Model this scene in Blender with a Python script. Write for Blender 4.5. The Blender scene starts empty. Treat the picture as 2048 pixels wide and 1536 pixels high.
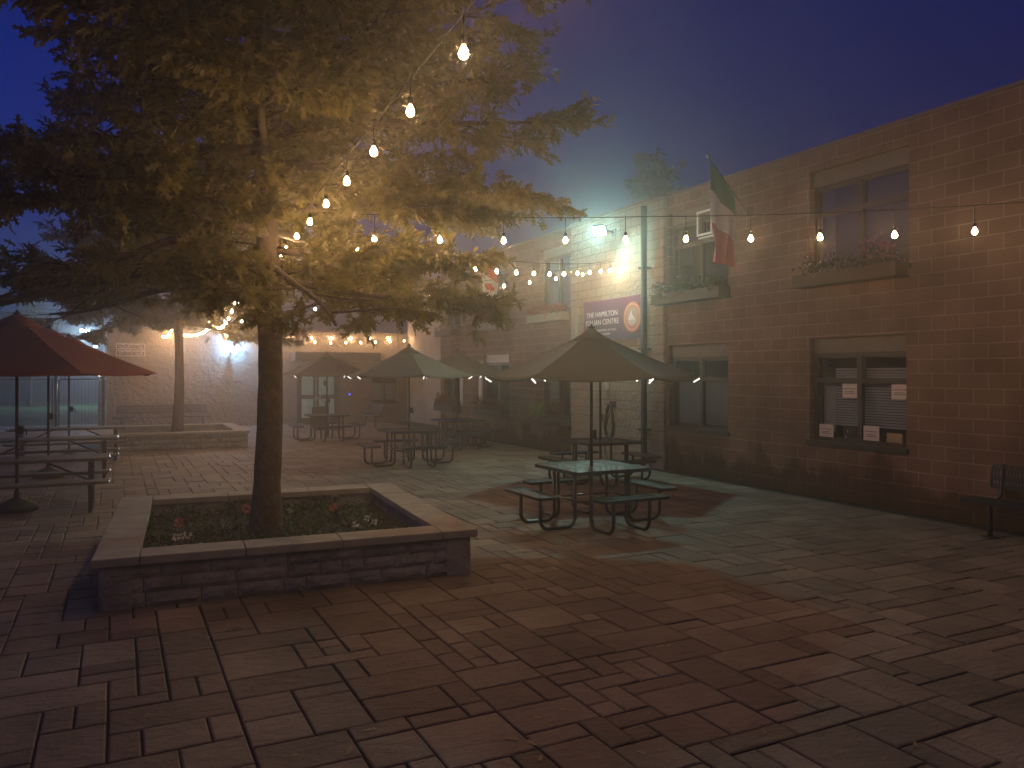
import bpy, bmesh, math, random
import numpy as np
from math import sin, cos, pi, radians as R
from mathutils import Vector, Matrix
random.seed(7); rng = np.random.default_rng(11)

# ------------------------------------------------------------------ camera, sky, exposure
S = bpy.context.scene
C = S.collection
PHI = 26.68                       # the long building wall runs along +Y, the yard's back wall along X
cam_d = bpy.data.cameras.new('camera'); cam = bpy.data.objects.new('camera', cam_d); C.objects.link(cam)
cam.location = (0, 0, 2.0); cam.rotation_euler = (R(90), 0, R(-PHI))
cam_d.sensor_width = 36; cam_d.lens = 1580 / 2048 * 36; cam_d.shift_y = -21 / 2048
cam_d.clip_start = .05; cam_d.clip_end = 2000
S.camera = cam
S.view_settings.view_transform = 'Standard'; S.view_settings.look = 'None'
S.view_settings.gamma = 1; S.view_settings.exposure = -0.15
S.cycles.use_denoising = True
S.cycles.max_bounces = 5; S.cycles.diffuse_bounces = 2; S.cycles.glossy_bounces = 2
S.cycles.transparent_max_bounces = 12; S.cycles.volume_bounces = 0
S.cycles.sample_clamp_indirect = 4; S.cycles.caustics_reflective = False; S.cycles.caustics_refractive = False
W = bpy.data.worlds.new('World'); S.world = W; W.use_nodes = True
wn = W.node_tree.nodes; wl = W.node_tree.links
sky = wn.new('ShaderNodeTexSky'); sky.sky_type = 'NISHITA'; sky.sun_disc = False
sky.sun_elevation = R(-3.5); sky.sun_rotation = R(-60); sky.altitude = 100
tint = wn.new('ShaderNodeMixRGB'); tint.blend_type = 'MULTIPLY'; tint.inputs[0].default_value = 1
tint.inputs[2].default_value = (.05, .25, 2.1, 1)
wl.new(sky.outputs[0], tint.inputs[1]); wl.new(tint.outputs[0], wn['Background'].inputs[0])
wn['Background'].inputs[1].default_value = 1.2
BULB = 560.0      # bulb emission
FLOOD = 95.0     # courtyard floodlight watts
HAZE = 0.0115

# ------------------------------------------------------------------ helpers
def court(px, depth):             # a photo column at a depth from the camera -> yard coordinates
    r = (px - 1024) / 1580; p = R(PHI)
    return depth * (r * cos(p) + sin(p)), depth * (-r * sin(p) + cos(p))
def hz(py, depth): return 2 + (747 - py) * depth / 1580
def P3(px, py, depth): a, b = court(px, depth); return Vector((a, b, hz(py, depth)))

def nt(m): m.use_nodes = True; return m.node_tree
def principled(name, col, rough=.7, metal=0, bump=0, bscale=30, var=0, vscale=6, spec=.5, detail=6, emis=None, estr=0):
    m = bpy.data.materials.new(name); t = nt(m); b = t.nodes['Principled BSDF']
    b.inputs['Base Color'].default_value = (*col, 1); b.inputs['Roughness'].default_value = rough
    b.inputs['Metallic'].default_value = metal; b.inputs['Specular IOR Level'].default_value = spec
    tc = t.nodes.new('ShaderNodeTexCoord')
    if var:
        n = t.nodes.new('ShaderNodeTexNoise'); n.inputs['Scale'].default_value = vscale; n.inputs['Detail'].default_value = 5
        t.links.new(tc.outputs['Object'], n.inputs['Vector'])
        rp = t.nodes.new('ShaderNodeValToRGB'); rp.color_ramp.elements[0].position = .3; rp.color_ramp.elements[1].position = .7
        rp.color_ramp.elements[0].color = (*[c * (1 - var) for c in col], 1)
        rp.color_ramp.elements[1].color = (*[min(1, c * (1 + var)) for c in col], 1)
        t.links.new(n.outputs[0], rp.inputs[0]); t.links.new(rp.outputs[0], b.inputs['Base Color'])
    if bump:
        n2 = t.nodes.new('ShaderNodeTexNoise'); n2.inputs['Scale'].default_value = bscale; n2.inputs['Detail'].default_value = detail
        t.links.new(tc.outputs['Object'], n2.inputs['Vector'])
        bp = t.nodes.new('ShaderNodeBump'); bp.inputs['Strength'].default_value = 1; bp.inputs['Distance'].default_value = bump
        t.links.new(n2.outputs[0], bp.inputs['Height']); t.links.new(bp.outputs[0], b.inputs['Normal'])
    if emis:
        b.inputs['Emission Color'].default_value = (*emis, 1); b.inputs['Emission Strength'].default_value = estr
    return m

def block_wall(name, cols, mortar, axis, bw=.4, bh=.2, msize=.006, rough_d=.004, rscale=60, mort_bump=.004, zoff=0, mottle=.25, grime=False):
    """coursed block masonry; axis = which horizontal object axis runs along the wall"""
    m = bpy.data.materials.new(name); t = nt(m); N = t.nodes; L = t.links; b = N['Principled BSDF']
    b.inputs['Roughness'].default_value = .88; b.inputs['Specular IOR Level'].default_value = .25
    tc = N.new('ShaderNodeTexCoord'); sp = N.new('ShaderNodeSeparateXYZ'); L.new(tc.outputs['Object'], sp.inputs[0])
    ad = N.new('ShaderNodeMath'); ad.operation = 'ADD'
    L.new(sp.outputs['X'], ad.inputs[0]); L.new(sp.outputs['Y'], ad.inputs[1])
    az = N.new('ShaderNodeMath'); az.operation = 'ADD'; az.inputs[1].default_value = zoff; L.new(sp.outputs['Z'], az.inputs[0])
    cb = N.new('ShaderNodeCombineXYZ'); L.new(ad.outputs[0], cb.inputs[0]); L.new(az.outputs[0], cb.inputs[1])
    br = N.new('ShaderNodeTexBrick'); L.new(cb.outputs[0], br.inputs['Vector'])
    br.inputs['Scale'].default_value = 1; br.inputs['Brick Width'].default_value = bw; br.inputs['Row Height'].default_value = bh
    br.inputs['Mortar Size'].default_value = msize; br.inputs['Mortar Smooth'].default_value = .3
    br.inputs['Color1'].default_value = (*cols[0], 1); br.inputs['Color2'].default_value = (*cols[1], 1)
    br.inputs['Mortar'].default_value = (*mortar, 1); br.inputs['Bias'].default_value = -.1
    n = N.new('ShaderNodeTexNoise'); n.inputs['Scale'].default_value = 1.3; n.inputs['Detail'].default_value = 7; L.new(tc.outputs['Object'], n.inputs['Vector'])
    rp = N.new('ShaderNodeValToRGB'); rp.color_ramp.elements[0].position = .3; rp.color_ramp.elements[1].position = .75
    rp.color_ramp.elements[0].color = (1 - mottle,) * 3 + (1,); rp.color_ramp.elements[1].color = (1 + mottle * .4,) * 3 + (1,)
    L.new(n.outputs[0], rp.inputs[0])
    mx = N.new('ShaderNodeMixRGB'); mx.blend_type = 'MULTIPLY'; mx.inputs[0].default_value = 1
    L.new(br.outputs['Color'], mx.inputs[1]); L.new(rp.outputs[0], mx.inputs[2]); L.new(mx.outputs[0], b.inputs['Base Color'])
    if grime:                     # damp dirt and moss creeping up from the paving, and streaks under the sills
        n3 = N.new('ShaderNodeTexNoise'); n3.inputs['Scale'].default_value = 1.7; n3.inputs['Detail'].default_value = 6
        mp3 = N.new('ShaderNodeMapping'); mp3.inputs['Scale'].default_value = (1, 1, .35); L.new(tc.outputs['Object'], mp3.inputs[0]); L.new(mp3.outputs[0], n3.inputs['Vector'])
        ma = N.new('ShaderNodeMath'); ma.operation = 'MULTIPLY_ADD'; ma.inputs[1].default_value = -1.9; L.new(n3.outputs[0], ma.inputs[0]); L.new(sp.outputs['Z'], ma.inputs[2])
        r3 = N.new('ShaderNodeValToRGB'); r3.color_ramp.elements[0].position = 0; r3.color_ramp.elements[0].color = (.42, .38, .30, 1); r3.color_ramp.elements[1].position = .22; r3.color_ramp.elements[1].color = (1, 1, 1, 1)
        mo = N.new('ShaderNodeMath'); mo.operation = 'ADD'; mo.inputs[1].default_value = .62; L.new(ma.outputs[0], mo.inputs[0]); L.new(mo.outputs[0], r3.inputs[0])
        m4 = N.new('ShaderNodeMixRGB'); m4.blend_type = 'MULTIPLY'; m4.inputs[0].default_value = 1; L.new(mx.outputs[0], m4.inputs[1]); L.new(r3.outputs[0], m4.inputs[2]); L.new(m4.outputs[0], b.inputs['Base Color'])
    n2 = N.new('ShaderNodeTexNoise'); n2.inputs['Scale'].default_value = rscale; n2.inputs['Detail'].default_value = 8; n2.inputs['Roughness'].default_value = .6
    L.new(tc.outputs['Object'], n2.inputs['Vector'])
    b1 = N.new('ShaderNodeBump'); b1.inputs['Distance'].default_value = rough_d; L.new(n2.outputs[0], b1.inputs['Height'])
    b2 = N.new('ShaderNodeBump'); b2.inputs['Distance'].default_value = mort_bump; b2.invert = True
    L.new(br.outputs['Fac'], b2.inputs['Height']); L.new(b1.outputs[0], b2.inputs['Normal']); L.new(b2.outputs[0], b.inputs['Normal'])
    return m

def glass_mat(name, tint=(.9, .95, 1), refl=.04):
    m = bpy.data.materials.new(name); t = nt(m); N = t.nodes; L = t.links
    out = N['Material Output']; tr = N.new('ShaderNodeBsdfTransparent'); tr.inputs[0].default_value = (*tint, 1)
    gl = N.new('ShaderNodeBsdfGlossy'); gl.inputs['Roughness'].default_value = .03
    fr = N.new('ShaderNodeLayerWeight'); fr.inputs[0].default_value = .12
    ad = N.new('ShaderNodeMath'); ad.operation = 'ADD'; ad.inputs[1].default_value = refl; ad.use_clamp = True
    L.new(fr.outputs['Fresnel'], ad.inputs[0])
    mx = N.new('ShaderNodeMixShader'); L.new(ad.outputs[0], mx.inputs[0]); L.new(tr.outputs[0], mx.inputs[1]); L.new(gl.outputs[0], mx.inputs[2])
    L.new(mx.outputs[0], out.inputs[0]); return m

def mesh_metal(name):             # plastic-coated expanded metal: diamond holes through a dark coating
    m = bpy.data.materials.new(name); t = nt(m); N = t.nodes; L = t.links; b = N['Principled BSDF']
    b.inputs['Base Color'].default_value = (.022, .032, .045, 1); b.inputs['Roughness'].default_value = .55; b.inputs['Specular IOR Level'].default_value = .25
    tc = N.new('ShaderNodeTexCoord'); mp = N.new('ShaderNodeMapping'); mp.inputs['Rotation'].default_value = (0, 0, R(45))
    L.new(tc.outputs['Object'], mp.inputs[0]); sp = N.new('ShaderNodeSeparateXYZ'); L.new(mp.outputs[0], sp.inputs[0])
    ws = []
    for k in 'XY':
        mu = N.new('ShaderNodeMath'); mu.operation = 'MULTIPLY'; mu.inputs[1].default_value = 2 * pi / .028; L.new(sp.outputs[k], mu.inputs[0])
        sn = N.new('ShaderNodeMath'); sn.operation = 'SINE'; L.new(mu.outputs[0], sn.inputs[0]); ws.append(sn)
    mn = N.new('ShaderNodeMath'); mn.operation = 'MINIMUM'; L.new(ws[0].outputs[0], mn.inputs[0]); L.new(ws[1].outputs[0], mn.inputs[1])
    gt = N.new('ShaderNodeMath'); gt.operation = 'GREATER_THAN'; gt.inputs[1].default_value = -.25; L.new(mn.outputs[0], gt.inputs[0])
    tr = N.new('ShaderNodeBsdfTransparent'); mx = N.new('ShaderNodeMixShader')
    L.new(gt.outputs[0], mx.inputs[0]); L.new(b.outputs[0], mx.inputs[1]); L.new(tr.outputs[0], mx.inputs[2])
    L.new(mx.outputs[0], N['Material Output'].inputs[0]); return m

class MB:
    def __init__(s): s.v = []; s.f = []; s.sm = []
    def add(s, vs, fs, smooth=False, M=None):
        o = len(s.v)
        s.v += [tuple(M @ Vector(v)) if M is not None else tuple(v) for v in vs]
        s.f += [tuple(i + o for i in f) for f in fs]; s.sm += [smooth] * len(fs); return s
    def box(s, x0, x1, y0, y1, z0, z1, bev=0, M=None):
        if x0 > x1: x0, x1 = x1, x0
        if y0 > y1: y0, y1 = y1, y0
        if not bev:
            vs = [(x, y, z) for z in (z0, z1) for y in (y0, y1) for x in (x0, x1)]
            return s.add(vs, [(0, 2, 3, 1), (4, 5, 7, 6), (0, 1, 5, 4), (2, 6, 7, 3), (0, 4, 6, 2), (1, 3, 7, 5)], M=M)
        bm = bmesh.new(); bmesh.ops.create_cube(bm, size=1)
        for v in bm.verts: v.co = Vector(((x0 + x1) / 2 + v.co.x * (x1 - x0), (y0 + y1) / 2 + v.co.y * (y1 - y0), (z0 + z1) / 2 + v.co.z * (z1 - z0)))
        bmesh.ops.bevel(bm, geom=bm.edges[:], offset=bev, segments=2, affect='EDGES', profile=.5)
        bm.verts.index_update(); s.add([v.co[:] for v in bm.verts], [[v.index for v in f.verts] for f in bm.faces], M=M); bm.free(); return s
    def tube(s, pts, r, n=8, cap=True, M=None):
        pts = [Vector(p) for p in pts]; rr = r if isinstance(r, (list, tuple)) else [r] * len(pts)
        vs = []; nrm = None
        for i, p in enumerate(pts):
            d = (pts[min(i + 1, len(pts) - 1)] - pts[max(i - 1, 0)]).normalized()
            if nrm is None: nrm = d.orthogonal().normalized()
            nrm = (nrm - d * nrm.dot(d)).normalized(); bn = d.cross(nrm)
            for k in range(n): a = 2 * pi * k / n; vs.append(p + (nrm * cos(a) + bn * sin(a)) * rr[i])
        fs = [(i * n + k, i * n + (k + 1) % n, (i + 1) * n + (k + 1) % n, (i + 1) * n + k) for i in range(len(pts) - 1) for k in range(n)]
        if cap: fs += [tuple(range(n - 1, -1, -1)), tuple((len(pts) - 1) * n + k for k in range(n))]
        return s.add(vs, fs, True, M)
    def lathe(s, prof, n=16, M=None, smooth=True):   # prof: (r, z)
        vs = [(r * cos(2 * pi * k / n), r * sin(2 * pi * k / n), z) for r, z in prof for k in range(n)]
        fs = [(i * n + k, i * n + (k + 1) % n, (i + 1) * n + (k + 1) % n, (i + 1) * n + k) for i in range(len(prof) - 1) for k in range(n)]
        fs += [tuple(range(n - 1, -1, -1)), tuple((len(prof) - 1) * n + k for k in range(n))]
        return s.add(vs, fs, smooth, M)
    def disc(s, r, n=24, M=None): return s.add([(r * cos(2 * pi * k / n), r * sin(2 * pi * k / n), 0) for k in range(n)], [tuple(range(n))], M=M)
    def build(s, name, mat, parent=None, loc=None, attr=None):
        me = bpy.data.meshes.new(name); me.from_pydata(s.v, [], s.f); me.polygons.foreach_set('use_smooth', s.sm)
        if mat: me.materials.append(mat)
        me.update(); o = bpy.data.objects.new(name, me); C.objects.link(o)
        if parent: o.parent = parent
        if loc: o.location = loc
        return o
def tag(o, label=None, cat=None, group=None, kind=None):
    if label: o['label'] = label
    if cat: o['category'] = cat
    if group: o['group'] = group
    if kind: o['kind'] = kind
    return o
def empty(name, loc, rz=0, label=None, cat=None, group=None):
    o = bpy.data.objects.new(name, None); C.objects.link(o); o.location = loc; o.rotation_euler = (0, 0, rz); o.empty_display_size = .2
    return tag(o, label, cat, group)
def copy_tree(o, parent=None):
    c = o.copy(); C.objects.link(c)
    if parent: c.parent = parent
    for ch in list(o.children): copy_tree(ch, c)
    return c
def T(x, y, z): return Matrix.Translation((x, y, z))
FACE_W = Matrix(((0, 0, -1, 0), (-1, 0, 0, 0), (0, 1, 0, 0), (0, 0, 0, 1)))   # flat art on the long wall, facing -X
FACE_S = Matrix(((1, 0, 0, 0), (0, 0, -1, 0), (0, 1, 0, 0), (0, 0, 0, 1)))    # flat art on the back wall, facing -Y
def text(body, size, M, mat, name='lettering', parent=None, ext=.002, ax='CENTER', width=None):
    cu = bpy.data.curves.new('t', 'FONT'); cu.body = body; cu.size = size; cu.extrude = ext; cu.align_x = ax; cu.align_y = 'CENTER'; cu.space_line = .95
    o = bpy.data.objects.new('t', cu); C.objects.link(o); bpy.context.view_layer.update()
    me = bpy.data.meshes.new_from_object(o); bpy.data.objects.remove(o)
    if width:
        xs = [v.co.x for v in me.vertices]; k = width / (max(xs) - min(xs)); me.transform(Matrix.Diagonal((k, 1, 1, 1)))
    me.transform(M); me.materials.clear(); me.materials.append(mat)
    o = bpy.data.objects.new(name, me); C.objects.link(o)
    if parent: o.parent = parent
    return o
def raw_mesh(name, V, F_flat, nper, mat, parent=None, smooth=False):   # fast path for leaf clouds
    me = bpy.data.meshes.new(name); nf = len(F_flat) // nper
    me.vertices.add(len(V)); me.vertices.foreach_set('co', V.astype(np.float32).ravel())
    me.loops.add(len(F_flat)); me.loops.foreach_set('vertex_index', F_flat.astype(np.int32))
    me.polygons.add(nf); me.polygons.foreach_set('loop_start', np.arange(0, nf * nper, nper, dtype=np.int32))
    me.polygons.foreach_set('loop_total', np.full(nf, nper, dtype=np.int32))
    me.materials.append(mat); me.update(calc_edges=True); me.validate()
    o = bpy.data.objects.new(name, me); C.objects.link(o)
    if parent: o.parent = parent
    return o

# ------------------------------------------------------------------ materials
M = {}
M['brick'] = block_wall('red block', [(.195, .122, .09), (.245, .16, .12)], (.35, .27, .215), 'Y', msize=.008, mottle=.42, grime=True)
M['split'] = block_wall('split face block', [(.36, .31, .25), (.42, .37, .30)], (.24, .20, .17), 'Y', rough_d=.09, rscale=10, mort_bump=.02, msize=.01, mottle=.15)
M['buff'] = block_wall('buff block', [(.40, .33, .27), (.44, .37, .31)], (.30, .24, .2), 'Y', msize=.004)
M['rough'] = block_wall('rough cast wall', [(.26, .22, .185), (.28, .235, .2)], (.24, .2, .165), 'X', rough_d=.13, rscale=6, mort_bump=.008, mottle=.15)
M['planter'] = principled('planter block', (.25, .23, .195), .92, bump=.02, bscale=20, var=.3, vscale=5)
M['cap'] = principled('cap stone', (.27, .245, .205), .85, bump=.004, bscale=45, var=.18, vscale=5)
M['coping'] = principled('coping', (.16, .12, .1), .5)
M['roof'] = principled('roof felt', (.06, .06, .065), .9)
M['frame'] = principled('window frame', (.05, .042, .036), .45)
M['lintel'] = principled('lintel panel', (.16, .14, .12), .6, var=.12)
M['pale'] = principled('pale paint', (.55, .56, .54), .55)
M['boxw'] = principled('painted box', (.075, .062, .05), .7, var=.2)
M['white'] = principled('white paint', (.75, .74, .7), .5)
M['blind'] = principled('blind', (.5, .44, .4), .6)
M['shade'] = principled('roller shade', (.30, .31, .29), .8)
M['glass'] = glass_mat('glass')
M['clear'] = glass_mat('door glass', (.95, .97, .97), .04)
M['dark'] = principled('dark brown', (.07, .055, .045), .9)
M['metal'] = principled('black tube', (.02, .018, .018), .28, spec=.6)
M['mesh'] = mesh_metal('coated expanded metal')
M['rim'] = principled('coated rim', (.02, .028, .038), .35)
M['canvas'] = principled('olive canvas', (.085, .08, .065), .85, bump=.002, bscale=12, var=.1, vscale=3)
M['red'] = principled('red canvas', (.20, .035, .025), .85, bump=.002, bscale=12, var=.1, vscale=3)
M['pole'] = principled('umbrella pole', (.035, .028, .024), .35, metal=.3)
M['pipe'] = principled('blue grey pipe', (.012, .016, .024), .75)
M['wood'] = principled('weathered board', (.12, .10, .09), .7, bump=.004, bscale=25, var=.25, vscale=9)
M['bark'] = principled('bark', (.085, .062, .045), .95, bump=.03, bscale=16, var=.35, vscale=12, detail=9)
M['soil'] = principled('soil', (.035, .025, .018), 1, bump=.05, bscale=14, var=.4)
M['cable'] = principled('cable', (.012, .011, .01), .8, spec=.2)
M['grass'] = principled('lawn', (.07, .15, .04), .95, bump=.03, bscale=40, var=.35, vscale=.8)
M['asphalt'] = principled('asphalt', (.05, .05, .05), .9)
M['walk'] = principled('concrete walk', (.36, .36, .34), .9, bump=.003, bscale=40, var=.15, vscale=1.2)
def emit(name, col, st):
    m = bpy.data.materials.new(name); t = nt(m); t.nodes.remove(t.nodes['Principled BSDF'])
    e = t.nodes.new('ShaderNodeEmission'); e.inputs[0].default_value = (*col, 1); e.inputs[1].default_value = st
    t.links.new(e.outputs[0], t.nodes['Material Output'].inputs[0]); return m
WARM = (1.0, .60, .29)
M['bulb'] = emit('bulb glow', WARM, BULB)
M['flood'] = emit('flood lens', (.25, .95, 1.0), 420)
M['coolled'] = emit('cool led', (.45, .75, 1.0), 40)
M['riblight'] = emit('rib light', (1.0, .96, .88), 2.2)
def leaf_mat(name, c1, c2, trans=.35):
    m = bpy.data.materials.new(name); t = nt(m); N = t.nodes; L = t.links; b = N['Principled BSDF']
    g = N.new('ShaderNodeNewGeometry'); rp = N.new('ShaderNodeValToRGB')
    rp.color_ramp.elements[0].color = (*c1, 1); rp.color_ramp.elements[1].color = (*c2, 1)
    L.new(g.outputs['Random Per Island'], rp.inputs[0]); L.new(rp.outputs[0], b.inputs['Base Color']); b.inputs['Roughness'].default_value = .5
    tl = N.new('ShaderNodeBsdfTranslucent'); L.new(rp.outputs[0], tl.inputs[0])
    mx = N.new('ShaderNodeMixShader'); mx.inputs[0].default_value = trans; L.new(b.outputs[0], mx.inputs[1]); L.new(tl.outputs[0], mx.inputs[2])
    L.new(mx.outputs[0], N['Material Output'].inputs[0]); return m
M['leaf'] = leaf_mat('oak leaf', (.12, .12, .035), (.24, .20, .06), .5)
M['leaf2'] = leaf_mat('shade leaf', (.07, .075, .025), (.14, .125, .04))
M['leafg'] = leaf_mat('garden leaf', (.03, .05, .015), (.07, .10, .03))
M['lime'] = leaf_mat('lime leaf', (.16, .26, .08), (.28, .38, .14))
M['redleaf'] = leaf_mat('red begonia', (.30, .05, .03), (.45, .13, .07))
M['rust'] = leaf_mat('rust foliage', (.12, .05, .03), (.2, .09, .045))
M['pink'] = leaf_mat('pink petal', (.5, .13, .12), (.6, .22, .2))
M['petal'] = leaf_mat('white petal', (.6, .58, .5), (.75, .72, .64))
M['magenta'] = leaf_mat('magenta petal', (.3, .06, .12), (.4, .12, .18))
M['dry'] = leaf_mat('dry leaf', (.25, .17, .08), (.4, .3, .16))

# ------------------------------------------------------------------ ground
ter = MB().add([(-400, -60, -.06), (400, -60, -.06), (400, 700, -.06), (-400, 700, -.06)], [(0, 1, 2, 3)]).build('ground', M['asphalt']); tag(ter, kind='structure')
lawn = MB().add([(-60, 35.2, -.02), (-2.0, 35.2, -.02), (2, 62, -.02), (-60, 62, -.02)], [(0, 1, 2, 3)]).build('lawn', M['grass']); tag(lawn, kind='structure')
wk = MB().box(-40, -.35, 31.95, 35.1, -.05, .01).build('pavement', M['walk']); tag(wk, kind='structure')
jb = MB().add([(-16, -8, -.012), (11.2, -8, -.012), (11.2, 31.9, -.012), (-16, 31.9, -.012)], [(0, 1, 2, 3)])
tag(jb.build('paving_bed', principled('joint sand', (.018, .014, .01), 1, bump=.006, bscale=80)), kind='structure')
def paving():
    cell = .172; ax0, bx0 = -9.5, -3.0; na, nb = int(19.6 / cell), int(34.82 / cell)
    grid = np.zeros((na, nb), bool); sizes = [(3, 2), (2, 3), (2, 2), (2, 2), (2, 1), (1, 2), (3, 3), (3, 2), (1, 1), (3, 1), (4, 2)]
    vs, fs, tone = [], [], []; rnd = random.Random(5)
    for j in range(nb):
        for i in range(na):
            if grid[i, j]: continue
            cand = sizes[:]; rnd.shuffle(cand); cand.append((1, 1))
            for (w, h) in cand:
                if (w, h) == (1, 1) and rnd.random() < .6 and cand[-1] is not (w, h): continue
                if i + w <= na and j + h <= nb and not grid[i:i + w, j:j + h].any(): break
            grid[i:i + w, j:j + h] = True
            x0 = ax0 + i * cell + .004 + rnd.uniform(0, .005); x1 = ax0 + (i + w) * cell - .004 - rnd.uniform(0, .005)
            y0 = bx0 + j * cell + .004 + rnd.uniform(0, .005); y1 = bx0 + (j + h) * cell - .004 - rnd.uniform(0, .005)
            z = rnd.uniform(-.0025, .0025); c = .007 + rnd.random() * .004; t0, t1 = rnd.uniform(-.0025, .0025), rnd.uniform(-.0025, .0025)
            o = len(vs)
            for (x, y) in ((x0, y0), (x1, y0), (x1, y1), (x0, y1)): vs.append((x, y, -.014))
            for (x, y, sx, sy) in ((x0, y0, 0, 0), (x1, y0, 1, 0), (x1, y1, 1, 1), (x0, y1, 0, 1)):
                vs.append((x + (0, 0)[0], y, z - .006 + t0 * sx + t1 * sy))
            for (x, y, sx, sy) in ((x0 + c, y0 + c, 0, 0), (x1 - c, y0 + c, 1, 0), (x1 - c, y1 - c, 1, 1), (x0 + c, y1 - c, 0, 1)):
                vs.append((x, y, z + t0 * sx + t1 * sy))
            fs.append((o + 8, o + 9, o + 10, o + 11))
            for k in range(4):
                k2 = (k + 1) % 4; fs.append((o + k, o + k2, o + 4 + k2, o + 4 + k)); fs.append((o + 4 + k, o + 4 + k2, o + 8 + k2, o + 8 + k))
            tone += [rnd.random()] * 9
    me = bpy.data.meshes.new('paving'); me.from_pydata(vs, [], fs)
    at = me.attributes.new('tone', 'FLOAT', 'FACE'); at.data.foreach_set('value', tone)
    m = bpy.data.materials.new('textured paver'); t = nt(m); N = t.nodes; L = t.links; b = N['Principled BSDF']
    an = N.new('ShaderNodeAttribute'); an.attribute_name = 'tone'
    rp = N.new('ShaderNodeValToRGB'); e = rp.color_ramp.elements
    e[0].color = (.15, .11, .082, 1); e[1].color = (.27, .208, .16, 1); x = e.new(.5); x.color = (.20, .15, .115, 1)
    L.new(an.outputs['Fac'], rp.inputs[0]); tc = N.new('ShaderNodeTexCoord')
    n = N.new('ShaderNodeTexNoise'); n.inputs['Scale'].default_value = 1.1; n.inputs['Detail'].default_value = 9; n.inputs['Roughness'].default_value = .65
    L.new(tc.outputs['Object'], n.inputs['Vector'])
    r2 = N.new('ShaderNodeValToRGB'); r2.color_ramp.elements[0].position = .28; r2.color_ramp.elements[0].color = (.45, .42, .38, 1)
    r2.color_ramp.elements[1].position = .62; r2.color_ramp.elements[1].color = (1.08, 1.06, 1.02, 1); L.new(n.outputs[0], r2.inputs[0])
    mx = N.new('ShaderNodeMixRGB'); mx.blend_type = 'MULTIPLY'; mx.inputs[0].default_value = 1; L.new(rp.outputs[0], mx.inputs[1]); L.new(r2.outputs[0], mx.inputs[2])
    v = N.new('ShaderNodeTexVoronoi'); v.inputs['Scale'].default_value = .9; L.new(tc.outputs['Object'], v.inputs['Vector'])   # dropped gum and oil spots
    nn = N.new('ShaderNodeTexNoise'); nn.inputs['Scale'].default_value = 22; nn.inputs['Detail'].default_value = 3; L.new(tc.outputs['Object'], nn.inputs['Vector'])
    sm = N.new('ShaderNodeMath'); sm.operation = 'MULTIPLY_ADD'; sm.inputs[1].default_value = .09; L.new(nn.outputs[0], sm.inputs[0]); L.new(v.outputs['Distance'], sm.inputs[2])
    r3 = N.new('ShaderNodeValToRGB'); r3.color_ramp.elements[0].position = .085; r3.color_ramp.elements[0].color = (.45, .4, .36, 1)
    r3.color_ramp.elements[1].position = .12; r3.color_ramp.elements[1].color = (1, 1, 1, 1); L.new(sm.outputs[0], r3.inputs[0])
    m3 = N.new('ShaderNodeMixRGB'); m3.blend_type = 'MULTIPLY'; m3.inputs[0].default_value = 1; L.new(mx.outputs[0], m3.inputs[1]); L.new(r3.outputs[0], m3.inputs[2])
    L.new(m3.outputs[0], b.inputs['Base Color'])
    mp = N.new('ShaderNodeMapping'); mp.inputs['Scale'].default_value = (9, 17, 9); mp.inputs['Rotation'].default_value = (0, 0, .5); L.new(tc.outputs['Object'], mp.inputs[0])
    n2 = N.new('ShaderNodeTexNoise'); n2.inputs['Scale'].default_value = 1; n2.inputs['Detail'].default_value = 10; n2.inputs['Roughness'].default_value = .62; L.new(mp.outputs[0], n2.inputs['Vector'])
    bp = N.new('ShaderNodeBump'); bp.inputs['Distance'].default_value = .03; bp.inputs['Strength'].default_value = 1; L.new(n2.outputs[0], bp.inputs['Height']); L.new(bp.outputs[0], b.inputs['Normal'])
    r4 = N.new('ShaderNodeMapRange'); r4.inputs[3].default_value = .5; r4.inputs[4].default_value = .85; L.new(n.outputs[0], r4.inputs[0]); L.new(r4.outputs[0], b.inputs['Roughness'])
    b.inputs['Specular IOR Level'].default_value = .4
    me.materials.append(m); o = bpy.data.objects.new('paving', me); C.objects.link(o); tag(o, kind='structure')
paving()

# ------------------------------------------------------------------ walls with openings
def wall_panel(mb, plane, fixed, u0, u1, z0, z1, holes, depth=.16, thick=.3):
    """plane 'X': wall at x=fixed running along y, facing -X. 'Y': wall at y=fixed running along x, facing -Y."""
    def pt(u, z, d=0): return (fixed + d, u, z) if plane == 'X' else (u, fixed + d, z)
    us = sorted({u0, u1, *[h[0] for h in holes], *[h[1] for h in holes]}); zs = sorted({z0, z1, *[h[2] for h in holes], *[h[3] for h in holes]})
    for i in range(len(us) - 1):
        for j in range(len(zs) - 1):
            uc, zc = (us[i] + us[i + 1]) / 2, (zs[j] + zs[j + 1]) / 2
            if any(h[0] < uc < h[1] and h[2] < zc < h[3] for h in holes): continue
            for d in (0, thick):
                mb.add([pt(us[i], zs[j], d), pt(us[i + 1], zs[j], d), pt(us[i + 1], zs[j + 1], d), pt(us[i], zs[j + 1], d)], [(0, 1, 2, 3)])
    for (a, b, c, d) in list(holes) + [(u0, u1, z0, z1)]:
        for (p, q) in (((a, c), (b, c)), ((b, c), (b, d)), ((b, d), (a, d)), ((a, d), (a, c))):
            mb.add([pt(*p), pt(*q), pt(*q, thick), pt(*p, thick)], [(0, 1, 2, 3)])

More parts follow.
